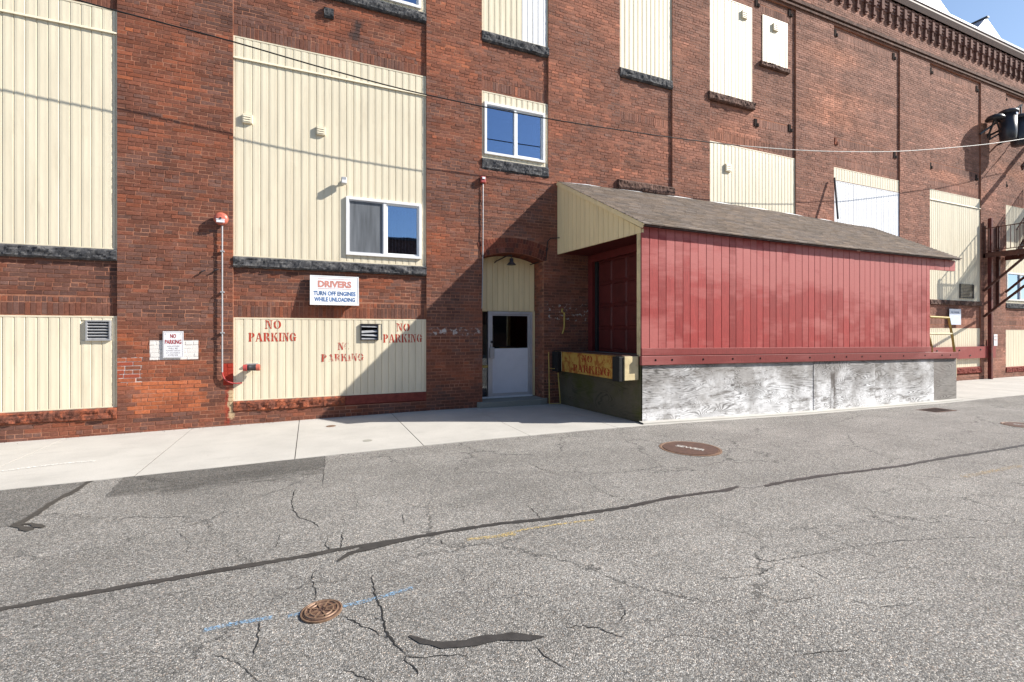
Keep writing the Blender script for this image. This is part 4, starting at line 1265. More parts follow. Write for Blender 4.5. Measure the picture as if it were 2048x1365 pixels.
for k in range(24):
    xa = XF0-.05 + (XDR+.1-XF0)*k/24; xb_ = XF0-.05 + (XDR+.1-XF0)*(k+1)/24
    kb.add([(xa,-SP-.12,lift(xa,-.05)),(xb_,-SP-.12,lift(xb_,-.05)),(xb_,-SP-.12,lift(xb_,.035)),(xa,-SP-.12,lift(xa,.035)),(xb_,-SP+.03,lift(xb_,.05)),(xa,-SP+.03,lift(xa,.05))], [(0,1,2,3),(3,2,4,5)])
obj("concrete_footing", kb, M['conc'], shed)
# side (gable) boards
def side_pt(t): return XW0 + (XF0-XW0)*t, -SP*t
def rake_z(t): return 5.36 + (3.74-5.36)*t
side_n = Vector((-SP, -(XF0-XW0))).normalized()      # pointing away from the shed
nb = 18
for k in range(nb):
    t0, t1 = k/nb + .0012, (k+1)/nb - .0015
    (xa, ya), (xb_, yb_) = side_pt(t0), side_pt(t1)
    m_ = MB()
    f = lambda d: [(xa+side_n.x*d, ya+side_n.y*d, 3.60), (xb_+side_n.x*d, yb_+side_n.y*d, 3.60), (xb_+side_n.x*d, yb_+side_n.y*d, max(3.62, rake_z(t1)-.05)), (xa+side_n.x*d, ya+side_n.y*d, max(3.62, rake_z(t0)-.05))]
    m_.add(f(.02) + f(0), [(0,1,2,3),(7,6,5,4),(0,4,5,1),(1,5,6,2),(2,6,7,3),(3,7,4,0)])
    obj("gable_plank", m_, M['cream2'], shed, bevel=.003)
m_ = MB(); (xa, ya), (xb_, yb_) = side_pt(0.0), side_pt(1.0)
m_.add([(xa+.004, ya-.012, 3.61), (xb_+.004, yb_, 3.61), (xb_+.004, yb_, 3.68), (xa+.004, ya-.012, 5.30), (xa+.05, ya-.012, 3.61), (xb_+.05, yb_, 3.61), (xb_+.05, yb_, 3.68), (xa+.05, ya-.012, 5.30)], [(0,1,2,3),(7,6,5,4),(0,4,5,1),(1,5,6,2),(2,6,7,3),(3,7,4,0)])
obj("gable_backing", m_, M['cream2'], shed)
sf = MB(); sf.prism([(XW0+.03, -.01), (XF0+.0, -SP+.03), (6.6, -SP+.03), (6.6, -.01)], lambda u, v, t: (u, v, t), 3.615, 3.65)
obj("soffit", sf, M['maroon'], shed)
obj("corner_post", MB().box(XF0-.012, XF0+.09, -SP+.025, -SP+.13, 1.25, 3.612), M['creamsteel'], shed, bevel=.005)
# sectional dock door in the side wall
GX = 6.50
gd = MB(); gd.box(GX+.03, GX+.06, -2.72, -.05, 1.25, 3.61)
gdoor = obj("sectional_door", gd, M['maroon'], shed)
fr = MB(); fr.box(GX-.10, GX+.03, -.20, -.012, 1.24, 3.61).box(GX-.10, GX+.03, -2.72, -2.60, 1.24, 3.61).box(GX-.10, GX+.03, -2.60, -.20, 3.44, 3.61)
obj("door_frame", fr, M['maroon2'], gdoor)
obj("track", MB().box(GX-.02, GX+.03, -.30, -.20, 1.25, 3.44), M['interior'], gdoor)
gy0, gy1 = -2.58, -.32
for r_ in range(4):
    for c_ in range(4):
        za = 1.27 + r_*.54 + .03; zb_ = 1.27 + (r_+1)*.54 - .03
        ya = gy0 + (gy1-gy0)*c_/4 + .03; yb_ = gy0 + (gy1-gy0)*(c_+1)/4 - .03
        m_ = MB(); e = .035
        m_.add([(GX+.03, ya, za), (GX+.03, yb_, za), (GX+.03, yb_, zb_), (GX+.03, ya, zb_), (GX+.008, ya+e, za+e), (GX+.008, yb_-e, za+e), (GX+.008, yb_-e, zb_-e), (GX+.008, ya+e, zb_-e)],
               [(4,5,6,7),(0,1,5,4),(1,2,6,5),(2,3,7,6),(3,0,4,7)])
        obj("door_panel", m_, M['maroon'], gdoor)
    if r_ < 3: obj("door_rail", MB().box(GX+.012, GX+.03, gy0, gy1, 1.27+(r_+1)*.54-.02, 1.27+(r_+1)*.54+.02), M['maroon'], gdoor)
# dock face: steel plate, rubber bumpers and mossy plywood on the side
pl = MB()
(xa, ya), (xb_, yb_) = side_pt(.02), side_pt(1.0)
pl.add([(xa, ya, gz(xa)), (xb_, yb_, gz(xb_)+.02), (xb_, yb_, 1.24), (xa, ya, 1.24), (xa+.02, ya, gz(xa)), (xb_+.02, yb_, gz(xb_)+.02), (xb_+.02, yb_, 1.24), (xa+.02, ya, 1.24)], [(0,1,2,3),(7,6,5,4),(0,4,5,1),(1,5,6,2),(2,6,7,3),(3,7,4,0)])
obj("side_plywood", pl, M['ply_dark'], shed)
BX = 5.42
bf = MB(); bf.box(BX, BX+.012, -2.55, -.42, .80, 1.255)
plate = obj("dock_plate", bf, M['rusty'], shed)
plate["label"] = "rusty yellow steel plate on the dock edge with faded lettering"
obj("plate_lip", MB().box(BX-.02, XF0-.02, -2.78, -.05, 1.256, 1.272), M['iron'], shed)
bb = MB(); bb.box(BX+.015, XF0-.03, -2.80, -2.56, .80, 1.252)
obj("bumper_box", bb, M['creamsteel'], shed, bevel=.006)
bb = MB(); bb.box(BX+.015, XW0+.02, -.40, -.05, .80, 1.252)
obj("bumper_box", bb, M['creamsteel'], shed)
obj("rubber_bumper", MB().box(BX-.10, BX+.014, -2.78, -2.56, .78, 1.25), M['rubber'], shed, bevel=.012)
obj("rubber_bumper", MB().box(BX-.10, BX+.014, -.38, -.12, .78, 1.25), M['rubber'], shed, bevel=.012)
# faint lettering on the plate (faces the street end)
def plate_word(word, ya, yb__, za, zb__):
    tot = sum(GLYPH[c][0] + .1 for c in word) - .1; k = (yb__-ya)/tot; u = 0; mb = MB()
    for c in word:
        for pc in GLYPH[c][1]: mb.add([(BX-.003, ya + (u+a)*k, za + b*(zb__-za)) for a, b in pc], [tuple(range(len(pc)))])
        u += GLYPH[c][0] + .1
    me = mb.mesh("stencil_lettering"); bm = bmesh.new(); bm.from_mesh(me); bmesh.ops.triangulate(bm, faces=bm.faces); bm.to_mesh(me); bm.free()
    obj("stencil_lettering", me, M['stencil_faint'], plate)
plate_word("NO", -1.30, -1.72, 1.07, 1.22); plate_word("PARKING", -.95, -2.35, .84, 1.0)
# bent yellow strap by the wall
sp_ = MB(); sp_.tube([(5.18, -.22, 1.24), (5.19, -.22, .7), (5.20, -.22, .02)], .014, 6).tube([(5.20, -.22, .02), (5.45, -.3, .02)], .008, 6).tube([(5.45, -.3, .02), (5.40, -.28, .75)], .014, 6).tube([(5.18, -.22, .86), (5.4, -.28, .84)], .008, 6)
obj("yellow_strap", sp_, M['yellow'], shed)
# shingled roof (slightly sagging) with hipped far end
ROOF_X0, ROOF_OV = XW0 - .02, .10
HIPX = W(1742, 459)[0]
def roof_pt(u, v):
    """u along (0..1), v from eave (0) to wall (1)"""
    xe = (XF0 - .05) + (XRR + .03 - (XF0 - .05))*u
    xt = ROOF_X0 + (HIPX - ROOF_X0)*u
    ze = eave_z(xe) + .02
    zt = 5.37 + .05*math.sin(math.pi*min(1, u*1.15)) - .12*max(0, u-.6)
    yb__, yt_ = -SP - ROOF_OV, -.02
    x_ = xe + (min(xt, xe + .0*v) - xe)*v if False else xe + (xt - xe)*v
    return Vector((x_, yb__ + (yt_-yb__)*v, ze + (zt-ze)*v - .03*math.sin(math.pi*v)*math.sin(math.pi*u)))
rd = MB()
NU, NVR = 40, 6
rd.grid(lambda u, v: roof_pt(u, v), NU, NVR)
rd.grid(lambda u, v: roof_pt(u, v) - Vector((0, 0, .05)), NU, NVR)
for k in range(NU):
    a_, b_ = roof_pt(k/NU, 0), roof_pt((k+1)/NU, 0); dz = Vector((0, 0, .05))
    rd.add([a_-dz, b_-dz, b_, a_], [(0,1,2,3)])
for u_ in (0.0, 1.0):
    for k in range(NVR):
        a_, b_ = roof_pt(u_, k/NVR), roof_pt(u_, (k+1)/NVR); rd.add([a_-dz, b_-dz, b_, a_], [(0,1,2,3)])
rdeck = obj("roof_deck", rd, M['fascia'], shed)
hipf = MB(); hipf.add([roof_pt(1, 0)-Vector((0,0,.01)), roof_pt(1, 1)-Vector((0,0,.01)), Vector((XRR+.03, -.02, 3.72))], [(0, 1, 2)])
obj("hip_end", hipf, M['fascia'], rdeck)
shg = MB(); rs3 = random.Random(9)
NC = 26
for c_ in range(NC):
    v0 = c_/NC - (.012 if c_ == 0 else 0); v1 = min(1, (c_+1.25)/NC)
    u = -.001 - rs3.uniform(0, .02)
    while u < 1.0:
        du = .0275 * rs3.uniform(.9, 1.1)
        a_, b_ = max(-.002, u), min(1.002, u+du-.0006)
        if b_ > a_:
            p = [roof_pt(a_, v0), roof_pt(b_, v0), roof_pt(b_, v1), roof_pt(a_, v1)]
            up = Vector((0, 0, 1)); e0 = .024 + rs3.uniform(0, .008)
            k = rs3.uniform(.8, 1.2); tn = rs3.uniform(-.008, .008)
            col = ((.205+tn)*k, .166*k, (.138-tn)*k)
            shg.add([p[0]+up*e0, p[1]+up*e0, p[2]+up*.004, p[3]+up*.004, p[0]+up*.002, p[1]+up*.002], [(0,1,2,3), (4,5,1,0)], col)
        u += du
o = obj("shingles", shg, M['shingle'], rdeck); o["kind"] = "stuff"
fl = MB()
for k in range(30):
    a_, b_ = roof_pt(k/30, .985), roof_pt((k+1)/30, .985)
    fl.add([a_+Vector((0,0,.012)), b_+Vector((0,0,.012)), b_+Vector((0,.045,.035+.015*math.sin(k*1.7))), a_+Vector((0,.045,.035+.015*math.sin((k-1)*1.7)))], [(0,1,2,3)])
obj("flashing", fl, M['frame'], rdeck)
rk = MB()
a_, b_ = roof_pt(0, 0), roof_pt(0, 1)
rk.bar(a_ + Vector((.0, 0, -.045)), b_ + Vector((.0, 0, -.045)), .05, .09)
obj("rake_board", rk, M['cream2'], rdeck)
# yellow railing on the open landing
ra = MB(); yl = -SP + .03
A1, A2 = S(1861, 634), S(1900, 636); B2 = S(1913, 712)
ra.tube([(A1[0], yl, A1[1]), (A2[0], yl, A2[1]), (S(1907,672)[0], yl, S(1907,672)[1]), (B2[0], yl, B2[1])], .032, 8)
lr = obj("railing", ra, M['yellow'], shed)
ra = MB(); C1, C2 = S(1860, 668), S(1906, 668)
ra.tube([(C1[0], yl, C1[1]), (C2[0], yl, C2[1])], .028, 8)
obj("mid_rail", ra, M['creamsteel'], lr)
ra = MB(); D1_, D2_ = S(1860, 672), S(1867, 714)
ra.tube([(D1_[0], yl, D1_[1]), (D2_[0]-.03, yl, (D1_[1]+D2_[1])/2), (D2_[0], yl, D2_[1])], .03, 8)
obj("post", ra, M['yellow'], lr)
obj("bumper_box", MB().box(XDR+.005, XDR+.22, -SP+.1, -SP+.4, .42, 1.0), M['creamsteel'], shed)

# pole leaning on the roof against the white siding
a_, b_ = W(1669, 356, .10), W(1676, 438, .35)
tag(obj("leaning_pole", MB().tube([(a_[0], -.10, a_[1]), (b_[0], -.35, b_[1])], .03, 8), M['dark_metal']), "dark pole leaning over the shed roof at the edge of the white siding", "pole")

# ------------------------------------------------------------------ things fixed to the facade
# NO PARKING sign
sx0, sz1 = W(326, 663, .02); sx1, sz0 = W(367, 715.5, .02); sw_, sh_ = sx1-sx0, sz1-sz0; scx, scz = (sx0+sx1)/2, (sz0+sz1)/2
sg = thing("parking_sign", "white sign reading NO PARKING on a white painted patch of the brick pier", "sign", (scx, -.02, sz0))
obj("plate", MB().box(sx0, sx1, -.026, -.020, sz0, sz1), M['sign'], sg)
obj("border", MB().box(sx0+.012, sx0+.016, -.028, -.026, sz0+.012, sz1-.012).box(sx1-.016, sx1-.012, -.028, -.026, sz0+.012, sz1-.012).box(sx0+.016, sx1-.016, -.028, -.026, sz1-.016, sz1-.012).box(sx0+.016, sx1-.016, -.028, -.026, sz0+.012, sz0+.016), M['ink_grey'], sg)
def srow(body, v, w, h, mat, bold=0.0): text_part("lettering", body, scx, sz0 + sh_*v, sw_*w, sh_*h, -.0285, mat, sg, bold)
srow("NO", .82, .28, .155, M['ink_red'], .02); srow("PARKING", .60, .80, .165, M['ink_red'], .02)
for k, (s_, w) in enumerate((("VIOLATORS", .62), ("WILL BE", .46), ("TOWED AWAY", .72), ("AT OWNER'S", .70), ("EXPENSE", .50))):
    srow(s_, .435 - k*.083, w, .052, M['ink_grey'])
for q in (.13, .86): obj("screw", MB().lathe([(.007, 0), (.007, .003), (0, .004)], (sx0+sw_*q, -.026, sz0+sh_*.9), 'Y', 8), M['galv'], sg)

# DRIVERS sign
p_ = .10
sx0, sz1 = W(620, 550.5, p_); sx1, sz0 = W(718, 613, p_); sw_, sh_ = sx1-sx0, sz1-sz0; scx, scz = (sx0+sx1)/2, (sz0+sz1)/2
sg2 = thing("drivers_sign", "white framed sign telling drivers to turn off engines below the stone sill", "sign", (scx, 0, sz0))
obj("plate", MB().box(sx0, sx1, -p_, -p_+.02, sz0, sz1), M['sign'], sg2, bevel=.004)
fr = MB(); w = .016
fr.box(sx0, sx0+w, -p_-.006, -p_, sz0, sz1).box(sx1-w, sx1, -p_-.006, -p_, sz0, sz1).box(sx0+w, sx1-w, -p_-.006, -p_, sz1-w, sz1).box(sx0+w, sx1-w, -p_-.006, -p_, sz0, sz0+w)
obj("sign_frame", fr, M['frame'], sg2)
obj("bracket", MB().box(sx0+.1, sx0+.14, -p_+.02, .03, sz0+.02, sz0+.07).box(sx1-.14, sx1-.1, -p_+.02, .03, sz0+.02, sz0+.07), M['galv'], sg2)
def drow(body, v, w, h, mat, bold=0.0): text_part("lettering", body, scx, sz0 + sh_*v, sw_*w, sh_*h, -p_-.002, mat, sg2, bold)
drow("DRIVERS", .715, .69, .235, M['ink_pink'], .05); drow("TURN OFF ENGINES", .395, .86, .15, M['ink_blue'], .035); drow("WHILE UNLOADING", .19, .83, .15, M['ink_blue'], .035)
obj("rule", MB().box(scx-sw_*.345, scx+sw_*.345, -p_-.003, -p_-.001, sz0+sh_*.885, sz0+sh_*.895), M['ink_pink'], sg2)
obj("rule", MB().box(scx-sw_*.345, scx+sw_*.345, -p_-.003, -p_-.001, sz0+sh_*.555, sz0+sh_*.565), M['ink_pink'], sg2)

sg2.rotation_euler.x = -.13

# far small signs
def small_sign(a, b, t_, bo, label, mat, lines, ink, p=.03):
    x0, z1 = W(a, t_, p); x1, z0 = W(b, bo, p)
    r_ = thing("small_sign", label, "sign", ((x0+x1)/2, 0, z0))
    obj("plate", MB().box(x0, x1, -p, -p+.008, z0, z1), mat, r_)
    for k, s_ in enumerate(lines): text_part("lettering", s_, (x0+x1)/2, z1 - (z1-z0)*(.22 + .26*k), (x1-x0)*.7, (z1-z0)*.14, -p-.002, ink, r_)
    return r_
small_sign(1899, 1922, 618, 650, "pale blue-white sign on the brick behind the yellow dock railing", M['sign_pale_blue'], ["NO PARKING"], M['ink_blue'])
small_sign(1988, 1995, 669, 692, "narrow white sign on the brick pier right of the red steel post", M['sign'], ["NO", "PARKING"], M['ink_pink'])
x0, z1 = W(1974, 680, .02); x1, z0 = W(1982, 697, .02)
tag(obj("paper_notice", MB().box(x0, x1, -.02, -.012, z0, z1), M['stone_paint']), "faded pinkish notice on the brick pier left of the red steel post", "notice")

# bell with conduit
bx, bz = W(442, 438, .08)
bl = thing("alarm_bell", "round red alarm bell at the top of the conduit on the pier", "bell", (bx, 0, bz))
obj("gong", MB().lathe([(.115, 0), (.118, .03), (.105, .06), (.06, .078), (0, .082)], (bx, -.05, bz), 'Y', 28), M['bell'], bl, smooth=True)
obj("back_box", MB().lathe([(.07, 0), (.07, .06)], (bx, .0, bz), 'Y', 20), M['bell'], bl)
obj("nameplate", MB().box(bx-.065, bx+.065, -.136, -.132, bz-.075, bz-.035).box(bx-.07, bx+.07, -.136, -.132, bz-.028, bz-.012), M['sign'], bl)
obj("hub_nut", MB().lathe([(.018, 0), (.018, .012), (0, .014)], (bx, -.13, bz), 'Y', 10), M['dark_metal'], bl)
px0 = W(444.5, 600, .05)[0]; zt = bz-.1; zb = W(444, 745, .05)[1]; xe = W(480, 767, .05)[0]; ze = W(480, 767, .05)[1]
pth = [(px0, -.05, zt), (px0, -.05, zb)]
for k in range(1, 7):
    a = k/6*math.pi/2; r_ = zb - ze
    pth.append((px0 + r_*(1-math.cos(a)), -.05, zb - r_*math.sin(a)))
pth.append((xe, -.04, ze)); pth.append((xe+.02, .045, ze))
cd = thing("conduit", "thin grey conduit running down the brick pier from the red bell", "conduit", (px0, -.05, ze))
obj("pipe", MB().tube(pth[:2], .013, 8), M['galv'], cd)
obj("painted_bend", MB().tube(pth[1:], .0135, 8), M['alarm'], cd)
for zz in (3.2, 2.45, 1.7): obj("clip", MB().box(px0-.03, px0+.03, -.066, 0, zz-.012, zz+.012), M['galv'], cd)
# broken metal stubs beside the conduit
for q in ((405, 545), (432, 542)):
    x, z = W(*q)
    tag(obj("bracket_stub", MB().tube([(x-.05, 0, z-.03), (x, -.06, z+.01), (x+.05, -.05, z+.03)], .011, 6), M['dark_metal']), "bent rusty bracket stub on the pier, " + ("further from" if q[0] < 420 else "closest to") + " the conduit", "bracket")

# fire department connection
fx0, fz = W(487, 736, .1); fx1, _ = W(520, 736, .1)
fd = thing("fire_hose_connection", "two-ended red-capped hose connection on the lower siding", "hose connection", ((fx0+fx1)/2, -.1, fz-.06))
obj("body", MB().lathe([(.055, 0), (.06, .06), (.05, .07), (.06, .14), (.055, fx1-fx0-.1)], (fx0+.05, -.13, fz), 'X', 18), M['dark_metal'], fd, smooth=True)
obj("cap", MB().lathe([(.05, -.035), (.062, -.03), (.062, .03), (.055, .035)], (fx0+.03, -.13, fz), 'X', 16), M['alarm'], fd)
obj("cap", MB().lathe([(.055, -.035), (.062, -.03), (.062, .03), (.05, .035)], (fx1-.03, -.13, fz), 'X', 16), M['bell'], fd)
obj("neck", MB().lathe([(.045, 0), (.045, .14)], ((fx0+fx1)/2, .045, fz), 'Y', 14), M['dark_metal'], fd)
obj("wall_plate", MB().box((fx0+fx1)/2-.1, (fx0+fx1)/2+.1, -.02, .042, fz+.045, fz+.07), M['galv'], fd)
# little lamp above the first window
lx, lz = W(688, 361, .12)
lm = thing("wall_light", "small grey wall light on the siding above the sliding window", "light", (lx, -.1, lz))
obj("housing", MB().box(lx-.05, lx+.05, -.16, -.04, lz-.07, lz+.06), M['galv'], lm, bevel=.012)
obj("mount", MB().lathe([(.05, 0), (.05, .03), (.02, .035), (.02, .07)], (lx, .04, lz), 'Y', 14), M['galv'], lm)
obj("lens", MB().box(lx-.04, lx+.04, -.164, -.160, lz-.06, lz+.0), M['blind'], lm)
# fire alarm strobe with conduit
ax_, az = W(966, 360, .05)
al = thing("alarm_strobe", "small red alarm box under the black stone sill by the conduit", "alarm", (ax_, 0, az-.08))
obj("box", MB().box(ax_-.055, ax_+.055, -.09, 0, az-.07, az+.07), M['alarm'], al, bevel=.008)
obj("lens", MB().box(ax_-.035, ax_+.035, -.105, -.09, az+.0, az+.05), M['sign'], al, bevel=.006)
cx_ = W(966, 500, .03)[0]
tag(obj("conduit", MB().tube([(cx_, -.03, az-.06), (cx_, -.03, 4.2), (cx_-.005, -.03, 3.3), (cx_-.02, -.025, 2.3), (cx_-.02, .0, 2.25)], .011, 8), M['galv']), "thin white conduit running down from the red alarm box beside the arch", "conduit")
# gooseneck lamp in the arch
gx, gzz = W(1025, 530, 0)
gx, gzz = 4.36, W(1025, 528, -.1)[1]
gl = thing("barn_light", "small dark enamel shade lamp hanging in the brick arch over the door", "light", (gx, .1, gzz))
obj("shade", MB().lathe([(.115, -.03), (.105, -.015), (.06, .03), (.045, .05), (.045, .12), (.02, .13)], (gx, .1, gzz), 'Z', 24), M['dark_metal'], gl, smooth=True)
obj("reflector", MB().lathe([(.10, -.028), (.05, .0), (.0, .0)], (gx, .1, gzz-.001), 'Z', 20), M['blind'], gl)
obj("arm", MB().tube([(gx, .1, gzz+.12), (gx, .1, gzz+.2), (gx-.1, .2, gzz+.18), (gx-.25, .45, gzz+.09), (gx-.27, .52, gzz+.05)], .014, 8), M['dark_metal'], gl)
cpts = [(*W(1060, 530, -.4), .4), (*W(1078, 524, -.2), .2), (*W(1092, 521, .03), -.03), (*W(1094, 500, .03), -.03), (*W(1095, 484, .03), -.03), (*W(1101, 477, .05), -.05), (*W(1120, 476, .1), -.10)]
tag(obj("lamp_cable", MB().tube([(x, y, z) for x, z, y in cpts], .012, 6), M['cable']), "black cable running from the arch lamp up to the cream gable", "cable")
# yellow pipe stub on shaded wall by the dock
pp = [W(1124, 618, .03), W(1124, 624, .06), W(1129, 626, .06), W(1129, 655, .06), W(1127, 662, .06), W(1124, 668, .03)]
tag(obj("pipe_stub", MB().tube([(x, -.05, z) for x, z in pp], .022, 8), M['yellow']), "short yellow pipe on the shaded brick between the entrance and the dock door", "pipe")

# ------------------------------------------------------------------ overhead cable
def cable_pt(px_, py_, p): x, z = W(px_, py_, p); return (x, -p, z)
cpx = [(-420, -190, .75), (-200, -112, .73), (0, -48, .72), (160, 2, .7), (320, 45, .7), (470, 85, .7), (660, 140, .7), (853, 190, .7), (1097, 238, .72), (1340, 275, .76), (1480, 292, .8)]
cp2 = [(1480, 292, .8), (1600, 301, .85), (1700, 304, .9), (1800, 303, .95), (1900, 296, .98), (1980, 288, 1.0), (2048, 278, 1.0), (2130, 264, 1.0)]
def smooth_pts(P, sub=5):
    P = [Vector(q) for q in P]; out = []
    for i in range(len(P)-1):
        p0, p1, p2, p3 = P[max(0, i-1)], P[i], P[i+1], P[min(len(P)-1, i+2)]
        for k in range(sub):
            t = k/sub
            out.append(.5*((2*p1) + (p2-p0)*t + (2*p0-5*p1+4*p2-p3)*t*t + (3*p1-p0-3*p2+p3)*t*t*t))
    out.append(P[-1]); return out
cab = thing("overhead_cable", "overhead service cable sagging across the whole brick facade", "cable", cable_pt(1480, 292, .8))
obj("dark_length", MB().tube(smooth_pts([cable_pt(*q) for q in cpx]), .012, 6), M['cable'], cab)
obj("sunlit_length", MB().tube(smooth_pts([cable_pt(*q) for q in cp2]), .012, 6), M['cable_lit'], cab)  # right-hand run, sunlight carried by its pale material

# ------------------------------------------------------------------ fire escape
fe = thing("fire_escape", "rusty brown steel fire escape with landing and stairs at the far end", "fire escape", (26.0, -.6, -.2))
LX0, LX1, LP, LZ = 25.25, 27.0, 1.35, 4.93
pxs, _ = W(1982, 600, .16)
obj("post", MB().box(pxs-.06, pxs+.06, -.20, -.08, gz(pxs), W(1982, 437, .16)[1]), M['steel_red'], fe)
grt = MB()
for k in range(int((LX1+.9-LX0)/.09)): grt.box(LX0+k*.09, LX0+k*.09+.025, -LP, -.02, LZ-.03, LZ)
obj("grating", grt, M['steel_brown'], fe)
obj("landing_beam", MB().box(LX0-.03, LX0+.03, -LP, -.02, LZ-.20, LZ-.035), M['steel_brown'], fe)
obj("landing_beam", MB().box(LX0+.05, LX1+.9, -LP-.03, -LP+.03, LZ-.20, LZ-.035), M['steel_brown'], fe)
obj("landing_beam", MB().box(LX1-.03, LX1+.03, -LP+.05, -.02, LZ-.20, LZ-.035), M['steel_brown'], fe)
RH = 1.0
obj("top_rail", MB().box(LX0-.02, LX0+.02, -LP, -.02, LZ+RH-.03, LZ+RH), M['steel_brown'], fe)
obj("bottom_rail", MB().box(LX0-.02, LX0+.02, -LP, -.02, LZ+.06, LZ+.09), M['steel_brown'], fe)
obj("top_rail", MB().box(LX0+.03, LX1-.3, -LP-.02, -LP+.02, LZ+RH-.03, LZ+RH), M['steel_brown'], fe)
for k in range(11):
    yy = -.06 - k*.128
    obj("baluster", MB().box(LX0-.010, LX0+.010, yy-.010, yy+.010, LZ+.09, LZ+RH-.03), M['steel_brown'], fe)
for k in range(11):
    xx = LX0+.12 + k*.13
    obj("baluster", MB().box(xx-.01, xx+.01, -LP-.01, -LP+.01, LZ, LZ+RH-.03), M['steel_brown'], fe)
for yy in (-.06, -LP+.05): obj("rail_post", MB().box(LX0-.03, LX0+.03, yy-.03, yy+.03, LZ-.2, LZ+RH+.08), M['steel_brown'], fe)
# braces under the landing
for xx in (LX0, LX1): obj("brace", MB().bar((xx, -.03, LZ-1.55), (xx, -LP, LZ-.2), .06, .08), M['steel_brown'], fe)
obj("brace", MB().bar((LX0, -.03, LZ-2.6), (LX0+.1, -LP-.9, LZ-.4), .06, .08), M['steel_brown'], fe)
obj("wall_strut", MB().box(LX0+1.05, LX0+1.15, -.10, -.01, LZ-2.2, LZ+1.2), M['steel_brown'], fe)
# flight rising away from the landing along the wall
sx_, sz_ = LX0 + 1.25, LZ
run, rise, ns = .24, .205, 15
for yy in (-.55, -1.32):
    obj("stringer", MB().bar((sx_, yy, sz_-.05), (sx_+run*ns, yy, sz_+rise*ns-.05), .05, .22), M['steel_brown'], fe)
    obj("handrail", MB().bar((sx_, yy, sz_+.95), (sx_+run*ns, yy, sz_+rise*ns+.95), .035, .035), M['steel_brown'], fe)
    for k in range(0, ns*2+1):
        xx = sx_ + run*ns*k/(ns*2); zz = sz_ + rise*ns*k/(ns*2)
        obj("baluster", MB().box(xx-.009, xx+.009, yy-.009, yy+.009, zz-.02, zz+.94), M['steel_brown'], fe)
for k in range(ns): obj("tread", MB().box(sx_+run*k+.01, sx_+run*k+.23, -1.29, -.58, sz_+rise*k+.06, sz_+rise*k+.10), M['steel_brown'], fe)
# second flight above, further along
for yy in (-.42, -1.02):
    obj("stringer", MB().bar((27.3, yy, 8.55), (31.2, yy, 11.5), .05, .2), M['steel_brown'], fe)
    obj("handrail", MB().bar((27.3, yy, 9.5), (31.2, yy, 12.45), .035, .035), M['steel_brown'], fe)
for k in range(16): obj("tread", MB().box(27.35+.24*k, 27.57+.24*k, -.99, -.45, 8.62+.182*k, 8.66+.182*k), M['steel_brown'], fe)
obj("landing_beam", MB().box(30.1, 31.4, -1.35, -.02, 7.95, 8.05), M['steel_brown'], fe)
# counterbalance bracket arm high on the wall
tag(obj("wall_bracket", MB().bar((25.0, -.02, 9.75), (26.75, -.62, 11.0), .05, .07).bar((26.72, -.6, 11.0), (26.74, -.6, 10.3), .04, .04).bar((25.6, -.02, 9.75), (27.4, -.75, 10.75), .05, .07), M['dark_metal']), "dark steel bracket arms holding the canisters high on the far wall", "bracket")
def canister(xc, yc, zb_, label, hh=1.12, rr=.27):
    c = thing("canister", label, "canister", (xc, yc, zb_), "canisters hung on the far wall")
    obj("tank", MB().lathe([(rr*.8, 0), (rr*.92, .05), (rr, .3), (rr, hh)], (xc, yc, zb_), 'Z', 28), M['can'], c, smooth=True)
    obj("lid", MB().lathe([(rr*1.02, -.06), (rr*1.2, -.04), (rr*1.2, .03), (rr*1.0, .09), (0, .12)], (xc, yc, zb_+hh), 'Z', 28), M['can'], c, smooth=True)
    obj("badge", MB().box(xc-.11, xc+.03, yc-rr-.018, yc-rr-.004, zb_+hh-.17, zb_+hh-.09), M['sign_pale_blue'], c)
    obj("hanger", MB().bar((xc, yc+rr*.8, zb_+.4), (xc-.2, -.01, zb_+.2), .06, .06), M['dark_metal'], c)
canister(25.95, -.50, 9.45, "dark canister with domed lid, left of the hanging pair")
canister(26.55, -.62, 9.30, "dark canister with domed lid, right of the hanging pair and lower")
hood = MB(); hood.lathe([(.30, -.02), (.30, .02), (.24, .12), (.0, .22)], (25.35, -.34, 10.28), 'Z', 20)
hd = thing("hooded_lamp", "dark domed hood on a wall arm just left of the canisters", "light", (25.35, -.34, 10.28))
obj("hood", hood, M['dark_metal'], hd, smooth=True)
obj("arm", MB().bar((25.35, -.34, 10.3), (25.6, -.01, 9.7), .05, .05).bar((25.45, -.34, 10.25), (25.95, -.3, 9.7), .04, .04), M['dark_metal'], hd)

